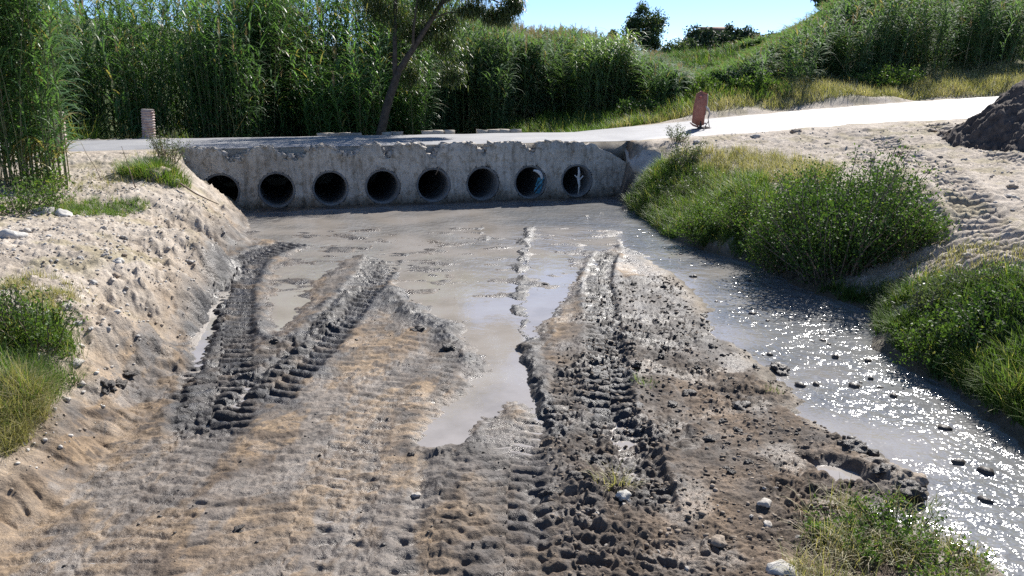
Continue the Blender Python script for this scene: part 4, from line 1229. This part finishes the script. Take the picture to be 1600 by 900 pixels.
RM['clod'] = [rock_mesh('mud_clod', 70 + i, M['clod'], 4, .6, .75) for i in range(5)]
def rock(px, py, wpx, kind, label, cat='stone', group=None, name=None, sink=.45, asp=1., pos=None):
    c = ground_at(px, py) if pos is None else pos
    dist = math.hypot(c[0], c[1], c[2] - EYE) if hasattr(math, 'hypot') else 1
    w = wpx / F * dist
    o = bpy.data.objects.new(name or ('mud_clod' if kind == 'clod' else 'stone'), random.choice(RM[kind])); COL.objects.link(o)
    hz = w * .6 * asp
    o.location = (c[0], c[1], float(c[2]) + hz * (.5 - sink) * .8)
    o.scale = (w, w, w * asp); o.rotation_euler = (random.uniform(-.15, .15), random.uniform(-.15, .15), random.uniform(0, 6.28))
    return tag(o, label, cat, group)

for r_ in [(18,372,34,'stone_white','largest pale boulder at the left edge under the weeds'), (68,332,28,'stone','rounded flat stone below the thin grass strip'),
           (98,338,26,'stone_white','flat whitish slab stone just right of the rounded flat stone'), (40,362,16,'stone','small stone against the largest pale boulder'),
           (238,275,38,'stone_brown','brown block shaped stone in front of the bright green grass dome'), (272,286,16,'stone','pale flat stone on top of the eroded bank by the grass dome'),
           (184,410,22,'stone_white','whitish stone on the crest of the left bank'), (180,432,14,'stone_brown','brown stone below the whitish crest stone'),
           (60,492,30,'stone_white','broken white stone lying above the grass at left'), (98,480,20,'stone','grey stone right of the broken white stone'),
           (122,506,16,'stone_white','bluish white stone at the edge of the green grass'), (118,568,24,'stone','large rounded cobble low on the left bank'),
           (95,577,18,'stone_brown','brown cobble touching the large rounded cobble'), (128,600,12,'stone','cobble below the large rounded cobble'),
           (182,488,12,'stone_white','small white stone in the middle of the eroded bank'), (165,515,14,'stone','stone halfway down the eroded bank'),
           (50,848,8,'stone_white','single small white pebble near the lower left corner'), (642,710,12,'clod','dark lump at the lower edge of the middle puddle'),
           (650,775,14,'stone','shiny grey pebble on the tan mud'), (975,775,26,'stone_white','white stone beside the straw tangle'),
           (1195,788,26,'stone','pale flat stone on the pebbly mud at lower right'), (1120,850,30,'stone_brown','rounded brown stone on the pebbly mud'),
           (1200,820,18,'stone','grey stone below the pale flat stone'), (1225,897,46,'stone_white','broad white stone at the bottom edge'),
           (1100,196,12,'stone','stone behind the marker base'), (1088,222,12,'stone','pale stone in the shadow of the leaning marker'),
           (1180,214,16,'stone','pale stone in the dirt right of the marker'), (1245,207,18,'stone_brown','low dark stone in the dirt near the road'),
           (1455,205,12,'stone_brown','brown stone alone in the dirt left of the soil mound'), (1407,240,10,'stone_brown','small dark stone in the middle of the bare dirt'),
           (1468,246,9,'stone_brown','small round stone near the foot of the soil mound'), (1575,308,14,'stone','grey stone beside the curved wheel track on the dirt'),
           (1245,562,0,'',''), (1345,458,18,'stone','pale stone under the right side of the big shrub'), (1500,418,12,'stone','pebble like stone on the pebbly right bank'),
           (1205,462,18,'stone','pale stone awash in the stream by the big shrub'), (1435,750,26,'stone_brown','rounded stone on top of the mud bar'),
           (1590,448,16,'stone','pale cobble at the right edge of the photo')]:
    if r_[2]: rock(*r_[:5])
for r_ in [(1110,449,26,'dark angular rock sticking out of the stream'), (1138,497,24,'dark rock pair near the tip of the mud spit'), (1206,500,16,'dark rock alone in mid stream'),
           (1098,494,14,'clod at the outer edge of the churned mud tip'), (1215,578,34,'large wet clod where the mud meets the stream bend'), (1240,578,22,'wet clod right of the large one at the stream bend'),
           (1250,600,18,'clod just below the stream bend'), (1268,604,12,'small clod in the water below the bend'), (1255,640,24,'clod on the shore beneath the stream bend'),
           (1330,700,40,'big dark clod at the upper end of the mud bar'), (1358,712,34,'second big clod of the mud bar'), (1385,735,30,'clod at the crook of the mud bar'),
           (1420,765,44,'largest clod at the lower end of the mud bar'), (1462,700,40,'isolated clod out in the bright stream'), (1440,705,24,'clod left of the isolated one in the bright stream'),
           (1375,640,22,'low clod in the middle of the glittering water'), (1155,638,36,'dark lump on the flat mud inland'), (1075,615,24,'dark lump near the tiny green tuft'),
           (200,585,20,'black clod at the foot of the left bank'), (165,605,30,'crumbled dark clod pile at the foot of the left bank'), (185,600,22,'dark clod between the two at the foot of the left bank'),
           (350,855,22,'dark clod lying on the smooth foreground mud'), (372,828,18,'dark flat clod above the one on the smooth foreground mud'),
           (852,445,12,'tiny dark clod in the pale puddle'), (915,340,14,'clod in the shallows below the last pipes'), (940,335,12,'small clod in the shallows right of the others'),
           (900,745,34,'clod beside the straw tangle'), (935,720,30,'dark clod above the straw tangle'), (1015,790,26,'clod on the berm of the right rut'),
           (860,770,30,'clod on the left berm of the middle churned strip'), (655,515,26,'dark crumb mass on the ridge in the middle'), (705,545,26,'dark crumb on the lower part of the middle ridge'),
           (430,535,26,'dark crumb on the ridge left of the middle tracks')]:
    rock(r_[0], r_[1], r_[2], 'clod', r_[3], 'mud clod', 'dark mud clods', asp=.8)

def scatter_rocks(poly, n, s0, s1, kinds, label, group):
    P = [tuple(ground_at(*p)[:2]) for p in poly]
    A = np.array(P); lo, hi = A.min(0), A.max(0); k = 0
    xs = RNG.uniform(lo[0], hi[0], n * 5); ys = RNG.uniform(lo[1], hi[1], n * 5)
    ins = poly_sd(xs, ys, P) < 0
    xs, ys = xs[ins][:n], ys[ins][:n]
    zs = gz(xs, ys)
    for x, y, z in zip(xs, ys, zs):
        s = s0 + (s1 - s0) * random.random() ** 2.2
        kd = random.choice(kinds)
        o = bpy.data.objects.new('mud_clod' if kd == 'clod' else 'stone', random.choice(RM[kd])); COL.objects.link(o)
        o.location = (x, y, float(z) + s * .02); o.scale = (s, s * random.uniform(.7, 1), s * random.uniform(.7, 1.1))
        o.rotation_euler = (random.uniform(-.4, .4), random.uniform(-.4, .4), random.uniform(0, 6.28))
        tag(o, label, 'mud clod' if kd == 'clod' else 'stone', group)
scatter_rocks([(0,480),(130,430),(240,380),(310,380),(280,480),(190,560),(80,640),(0,680)], 70, .04, .12, ['stone', 'stone', 'stone_brown', 'stone_white'], 'one of the small stones strewn on the eroded left bank', 'small stones on the left bank')
scatter_rocks([(0,340),(230,335),(250,370),(130,430),(0,480)], 36, .04, .12, ['stone', 'stone_white'], 'one of the small stones strewn on the flat top of the left bank', 'small stones on top of the left bank')
scatter_rocks([(1020,215),(1250,205),(1600,215),(1600,350),(1450,330),(1300,245),(1120,238)], 46, .05, .16, ['stone', 'stone_brown', 'stone'], 'one of the small stones scattered over the bare dirt right of the marker', 'small stones on the bare dirt')
scatter_rocks([(1400,400),(1600,400),(1600,500),(1400,500)], 40, .04, .12, ['stone', 'stone_brown'], 'one of the pebbles on the right bank beside the big shrub', 'pebbles on the right bank')
scatter_rocks([(900,760),(1200,700),(1330,800),(1250,900),(920,900)], 60, .015, .055, ['stone', 'stone_brown', 'stone_brown'], 'one of the pebbles mixed into the lower right mud', 'pebbles in the lower right mud')
scatter_rocks([(980,440),(1060,440),(1095,480),(1080,520),(1200,580),(1230,650),(1330,720),(1150,760),(990,640)], 60, .05, .14, ['clod'], 'one of the crumbly clods of the churned mud tip by the stream', 'crumbly clods of the mud tip')

# sticks and dead stems
def stick(px, py, pts3, r0, mat, label, name='stick', cat='stick'):
    c = ground_at(px, py)
    mb = MB(); mb.tube(np.array(pts3, float), np.linspace(r0, r0 * .4, len(pts3)), 5)
    o = mb.build(name, M[mat]); o.location = tuple(c)
    return tag(o, label, cat)
stick(158, 282, [(0, 0, 0), (-.08, 0, .25), (-.22, 0, .5), (-.3, 0, .72)], .008, 'stem', 'pale dead stalk standing on the left bank near the road')
stick(212, 295, [(0, 0, 0), (-.07, 0, .3), (-.12, 0, .55), (-.18, 0, .78)], .010, 'stem', 'dark dead stalk standing beside the brown block stone')
stick(112, 312, [(0, 0, 0), (-.1, 0, .12), (-.16, 0, .3)], .007, 'stem', 'short dead twig on the left bank in front of the grass strip')
stick(320, 318, [(-.55, .3, .35), (-.2, .1, .18), (.1, 0, .06), (.3, -.1, .0)], .02, 'stem', 'long root sticking out of the eroded bank below the first pipe')

# ------------------------------------------------------------------ litter and imitated light in the pipes
def litter():
    blue = mat_rough('blue_reflection_tone', (.04, .16, .24), (.10, .36, .50), 6, .35, .01)  # blue of the light reflected inside the pipe, set as surface colour
    white = mat_rough('pale_rag_and_light', (.5, .5, .48), (.7, .7, .68), 6, .5, .01)  # shared by the hanging rag and the painted light crescent
    V, n, m_ = [], 8, 10
    for i in range(n + 1):
        for j in range(m_ + 1):
            a = PIPES[6] + .10 + .22 * i / n; z = PIPE_Z - .30 + .42 * j / m_
            b = -.07 - .05 * float(noise(i * .7, j * .5, 1.2, 501)) + .08 * (i / n)
            a += .12 * j / m_ - .03
            x, y = wab(a, b); V.append((x, y, z))
    idx = np.arange((n + 1) * (m_ + 1)).reshape(n + 1, m_ + 1)
    Q = np.stack([idx[:-1, :-1], idx[1:, :-1], idx[1:, 1:], idx[:-1, 1:]], -1).reshape(-1, 4)
    Q = Q[[k for k in range(len(Q)) if (k * 7) % 11 not in (0, 4, 6)]]
    o = mesh_np('blue_reflection', np.array(V), Q, blue, smooth=True)  # coloured sheet imitating the blue reflection on the inner right pipe wall
    sm = o.modifiers.new('thick', 'SOLIDIFY'); sm.thickness = .008
    tag(o, 'blue reflection inside the seventh pipe from the left, modelled as a coloured sheet', 'litter')
    V = []
    for i in range(15):
        t = i / 14; g = .25 + 1.1 * t
        for r in (.30, .34 + .05 * math.sin(math.pi * t)):
            x, y = wab(PIPES[6] + r * math.cos(g), -.06); V.append((x, y, PIPE_Z + r * math.sin(g)))
    Q = [(2 * i, 2 * i + 1, 2 * i + 3, 2 * i + 2) for i in range(14)]
    o = mesh_np('light_crescent', np.array(V), np.array(Q), white, smooth=True)  # pale strip shaped to imitate the crescent of light in the pipe
    sm = o.modifiers.new('thick', 'SOLIDIFY'); sm.thickness = .02
    tag(o, 'crescent of light at the upper right of the seventh pipe, modelled as a pale strip', 'litter')
    mb = MB()
    x0 = np.array([*wab(PIPES[7] + .03, -.05), PIPE_Z])
    mb.tube([x0 + [0, 0, .37], x0 + [.02, 0, .2], x0 + [.0, .02, .1]], [.02, .035, .05], 6)
    mb.tube([x0 + [.0, .02, .1], x0 + [.03, 0, -.12], x0 + [.0, .0, -.36]], [.05, .03, .012], 6)
    mb.tube([x0 + [-.10, 0, .16], x0 + [0, .0, .06]], [.012, .02], 5)
    mb.tube([x0 + [.13, 0, .14], x0 + [0, .0, .0]], [.02, .02], 5)
    o = mb.build('hanging_rag', white); tag(o, 'pale rag and twig hanging in the eighth and last pipe', 'litter')
    mb = MB(); x0 = np.array([*wab(PIPES[4] + .1, -.1), PIPE_Z])
    mb.tube([x0 + [-.05, 0, .28], x0 + [.02, 0, .42], x0 + [.12, 0, .60]], [.012, .010, .006], 5)
    o = mb.build('stick', M['stem']); tag(o, 'thin stick poking up from the rim of the fifth pipe', 'stick')
litter()

# ------------------------------------------------------------------ leaning marker on the right roadside
def marker():
    c = ground_at(1096, 203)
    root = empty('roadside_marker', c, 'leaning faded red marker panel on a stub post at the near road edge', 'road marker')
    sc = float(np.linalg.norm(c - [0, 0, EYE])) / F       # metres per photo pixel here
    def P(px, py, dy=0): return np.array([(px - 1096) * sc, dy, (203 - py) * sc])
    red = mat_rough('faded_red_paint', (.30, .10, .07), (.44, .19, .13), 9, .6, .006, vec='object')
    pale = mat_rough('pale_metal', (.42, .38, .33), (.55, .5, .45), 9, .6, .004, vec='object')
    dark = mat_rough('dark_soil_base', (.04, .035, .03), (.09, .075, .065), 8, .9, .02)
    out = [(1081, 192), (1083, 165), (1086, 150), (1093, 146), (1102, 150), (1102, 165), (1100, 180), (1099, 196), (1090, 197)]
    mb = MB(); n = len(out)
    V = [P(x, y, -.03) for x, y in out] + [P(x, y, .03) for x, y in out]
    ce0, ce1 = P(1092, 172, -.035), P(1092, 172, .035); V += [ce0, ce1]
    Q = [(2 * n, (i + 1) % n, i, i) for i in range(n)] + [(2 * n + 1, n + i, n + (i + 1) % n, n + (i + 1) % n) for i in range(n)] + [(i, (i + 1) % n, n + (i + 1) % n, n + i) for i in range(n)]
    mb.add(V, Q); pa = mb.build('panel', red, root)
    rim = MB(); rim.tube([P(1102.5, 150), P(1102.5, 166), P(1100.5, 181)], .018, 5); rim.build('edge_rim', pale, root)
    d = MB(); d.tube([P(1092, 152, -.045), P(1092, 155, -.04)], [.04, .045], 10); d.build('reflector', mat_rough('pale_red', (.42, .16, .14), (.5, .2, .18), 6, .4, .003), root)
    a = MB(); a.tube([P(1100, 168), P(1104, 172, -.02), P(1107, 178, -.02), P(1105, 186)], [.035, .04, .035, .02], 6); a.build('bracket', pale, root)
    lip = MB(); lip.tube([P(1078, 192, -.02), P(1083, 196, -.03), P(1092, 199, -.03)], [.015, .03, .03], 6); lip.build('foot_lip', red, root)
    po = MB(); po.tube([P(1094, 190), P(1094.5, 203)], .04, 8); po.build('post', M['bark'], root)
    for x0, y0, x1, y1 in ((1105, 186, 1108, 204), (1106, 190, 1098, 202)):
        l_ = MB(); l_.tube([P(x0, y0, 0), P(x1, y1, -.05)], .012, 5); l_.build('leg', M['bark'], root)
    bs = rock_mesh('base', 99, M['pile'], 4, .32, .6)
    o = bpy.data.objects.new('soil_base', bs); COL.objects.link(o); o.parent = root
    o.scale = (.62, .5, .5); o.location = (0, -.05, 0)
marker()

# ribbed posts on the left
def ribbed_post(loc, h, r, tilt, label):
    root = empty('ribbed_post', loc, label, 'post', 'ribbed posts beside the road')
    root.rotation_euler = (0, tilt, 0)
    m, n, l, b = mat_new('ribbed_faded')
    nn = noise_node(n, l, 6, 4, .6, 'object')
    rr = ramp(n, l, nn.outputs[0], [(.35, (.27, .15, .13)), (.55, (.42, .33, .29)), (.7, (.52, .46, .42))])
    l.new(rr.outputs[0], b.inputs['Base Color']); b.inputs['Roughness'].default_value = .6
    mb = MB(); pts, rad = [], []
    nr = 11
    for i in range(nr * 6 + 1):
        z = h * i / (nr * 6)
        pts.append((0, 0, z)); rad.append(r * (1 + .07 * math.sin(i / 6 * 2 * math.pi)))
    mb.tube(pts, rad, 24); mb.build('ribbed_tube', m, root, smooth=True)
    cp = MB(); cp.tube([(0, 0, h - .002), (0, 0, h + .02)], [r * .97, r * .93], 24); cp.build('cap', M['concrete'], root)
    fb = MB(); fb.tube([(0, 0, -.05), (0, 0, .05)], [r * 1.25, r * 1.1], 20); fb.build('foot', M['concrete'], root)
p = at_y(233, 215, 24.3)
ribbed_post((p[0], p[1], float(gz(p[0], p[1])[0])), .80, .175, .04, 'upright ribbed reddish post on the far road side at left')
p = ground_at(100, 240)
ribbed_post((p[0], p[1] - .2, p[2] - .02), .92, .16, .05, 'ribbed post half hidden by the near reeds, on the near road side')

# broken concrete apron at the right end of the culvert
def apron():
    V, n = [], 16
    c4 = [np.array(v, float) for v in ((952, 229), (992, 226), (1046, 264), (1000, 276))]
    for i in range(n + 1):
        for j in range(n + 1):
            s_, t = i / n, j / n
            p = (c4[0] * (1 - s_) + c4[1] * s_) * (1 - t) + (c4[3] * (1 - s_) + c4[2] * s_) * t
            g = ground_at(*p)
            V.append((g[0], g[1], g[2]))
    V = np.array(V)
    A = np.c_[V[:, :2], np.ones(len(V))]; co = np.linalg.lstsq(A, V[:, 2], rcond=None)[0]
    V[:, 2] = A @ co + .07
    V += .03 * np.stack([noise(V[:, 0], V[:, 1], .3, q) for q in (601, 602, 603)], 1)
    V2 = V - np.array([0, 0, .25]); off = len(V)
    idx = np.arange(off).reshape(n + 1, n + 1)
    q = np.stack([idx[:-1, :-1], idx[1:, :-1], idx[1:, 1:], idx[:-1, 1:]], -1).reshape(-1, 4)
    Q = [q, q[:, ::-1] + off]
    for e in (idx[0], idx[-1], idx[:, 0], idx[:, -1]): Q.append(np.stack([e[:-1], e[1:], e[1:] + off, e[:-1] + off], -1))
    o = mesh_np('concrete_slab', np.concatenate([V, V2]), np.concatenate(Q), mat_rough('pale_slab', (.36, .33, .29), (.50, .47, .43), 3, .9, .02))
    tag(o, 'tilted pale concrete slab on the bank at the right end of the culvert', 'slab')
apron()

# crumbs and gravel nobody could count
_ico = None
def crumbs(name, poly, n, s0, s1, mat, label, zs=.6, keep=None):
    global _ico
    if _ico is None:
        import bmesh
        bm = bmesh.new(); bmesh.ops.create_icosphere(bm, subdivisions=1, radius=.5)
        bm.verts.ensure_lookup_table()
        _ico = (np.array([v.co[:] for v in bm.verts]), np.array([[v.index for v in f.verts] for f in bm.faces])); bm.free()
    P = poly; A = np.array(P); lo, hi = A.min(0), A.max(0)
    x = RNG.uniform(lo[0], hi[0], n * 3).astype(np.float32); y = RNG.uniform(lo[1], hi[1], n * 3).astype(np.float32)
    m = (poly_sd(x, y, P) < 0) & (noise(x, y, .6, 801) + .6 * noise(x, y, .2, 803) > (-.2 if keep is None else keep))
    x, y = x[m][:n], y[m][:n]; k = len(x)
    z = np.maximum(terrain(x, y), -.02)
    sz = s0 + (s1 - s0) * RNG.random(k) ** 3
    V = _ico[0][None] * (sz[:, None, None] * RNG.uniform(.6, 1.3, (k, 1, 3)) * np.array([1, 1, zs])) * RNG.uniform(.75, 1.25, (k, len(_ico[0]), 1))
    g = RNG.uniform(0, 6.283, k); cg, sg = np.cos(g)[:, None], np.sin(g)[:, None]
    V = np.stack([V[..., 0] * cg - V[..., 1] * sg + x[:, None], V[..., 0] * sg + V[..., 1] * cg + y[:, None], V[..., 2] + (z + sz * .12)[:, None]], -1)
    Q = (_ico[1][None] + (np.arange(k) * len(_ico[0]))[:, None, None]).reshape(-1, 3)
    o = mesh_np(name, V.reshape(-1, 3), Q, mat, smooth=(s1 > .06))
    return tag(o, label, kind='stuff')
LB = [tuple(ground_at(*p)[:2]) for p in [(120,260),(290,300),(370,345),(330,430),(285,520),(200,610),(110,690),(20,800),(-60,700),(-60,400)]]
PG = mat_rough('pale_gravel', (.40, .37, .33), (.58, .55, .50), 9, .9, .01)
crumbs('gravel', LB, 2600, .010, .06, PG, 'pale gravel over the left bank', keep=-.35)
crumbs('gravel', LB, 1500, .010, .05, M['stone_brown'], 'brown gravel over the left bank', keep=-.3)
RB_ = [tuple(ground_at(*p)[:2]) for p in [(1000,212),(1600,190),(1700,420),(1600,520),(1400,545),(1370,480),(1300,455),(1440,400),(1450,360),(1250,245)]]
crumbs('gravel', RB_, 1300, .012, .07, PG, 'gravel over the bare dirt on the right', keep=-.1)
crumbs('gravel', RB_, 700, .015, .07, M['stone_brown'], 'brown gravel over the bare dirt on the right', keep=0)
crumbs('mud_crumbs', CHAN, 5200, .006, .035, M['clod'], 'small dark crumbs over the mud', keep=.0)
crumbs('mud_crumbs', CLODS, 3800, .008, .05, mat_rough('brown_crumb', (.09, .07, .052), (.24, .19, .14), 7, .8, .02), 'brown crumbs of the churned mud by the stream', keep=-.3)
crumbs('gravel', CLODS, 1500, .008, .05, M['stone_brown'], 'pebbles in the churned mud by the stream', keep=.1)
SB = img([(1000,350),(1100,400),(1280,470),(1380,560),(1500,680),(1600,800),(1560,900),(1420,780),(1240,620),(1110,500)])
crumbs('stream_pebbles', SB, 260, .03, .13, M['clod'], 'dark pebbles and mud lumps breaking the stream surface', keep=.25, zs=.9)

# dark soil mound at the right edge
def mound():
    c = at_z(1625, 238, 1.38)
    n = 150; V = []
    xs = np.linspace(-2.6, 2.6, n); X, Y = np.meshgrid(xs, xs)
    r = np.hypot(X, Y) * (1 + .12 * noise(X, Y, 1.2, 701))
    H = 1.75 * np.clip(1 - r / 2.25, -.1, 1) + .16 * noise(X, Y, .9, 707) * (r < 2.1)
    H = H + (r < 2.4) * (.10 * (1 - np.abs(noise(X, Y, .35, 703)) * 1.6) + .05 * (1 - np.abs(noise(X, Y, .14, 705)) * 1.6) + .03 * noise(X, Y, .06, 706)) - .08
    H = np.where(r > 2.45, -.3, H)
    wx_, wy_ = X + c[0], Y + c[1]
    Z = H + gz(wx_.ravel(), wy_.ravel()).reshape(X.shape) - c[2]
    V = np.stack([X, Y, Z], -1).reshape(-1, 3)
    idx = np.arange(n * n).reshape(n, n)
    q = np.stack([idx[:-1, :-1], idx[:-1, 1:], idx[1:, 1:], idx[1:, :-1]], -1).reshape(-1, 4)
    keep = (r.ravel()[q] < 2.5).all(1)
    o = mesh_np('soil_mound', V, q[keep], M['pile'], smooth=True); o.location = tuple(c)
    tag(o, 'dark brown heap of loose soil at the right edge beside the road', 'soil heap')
mound()
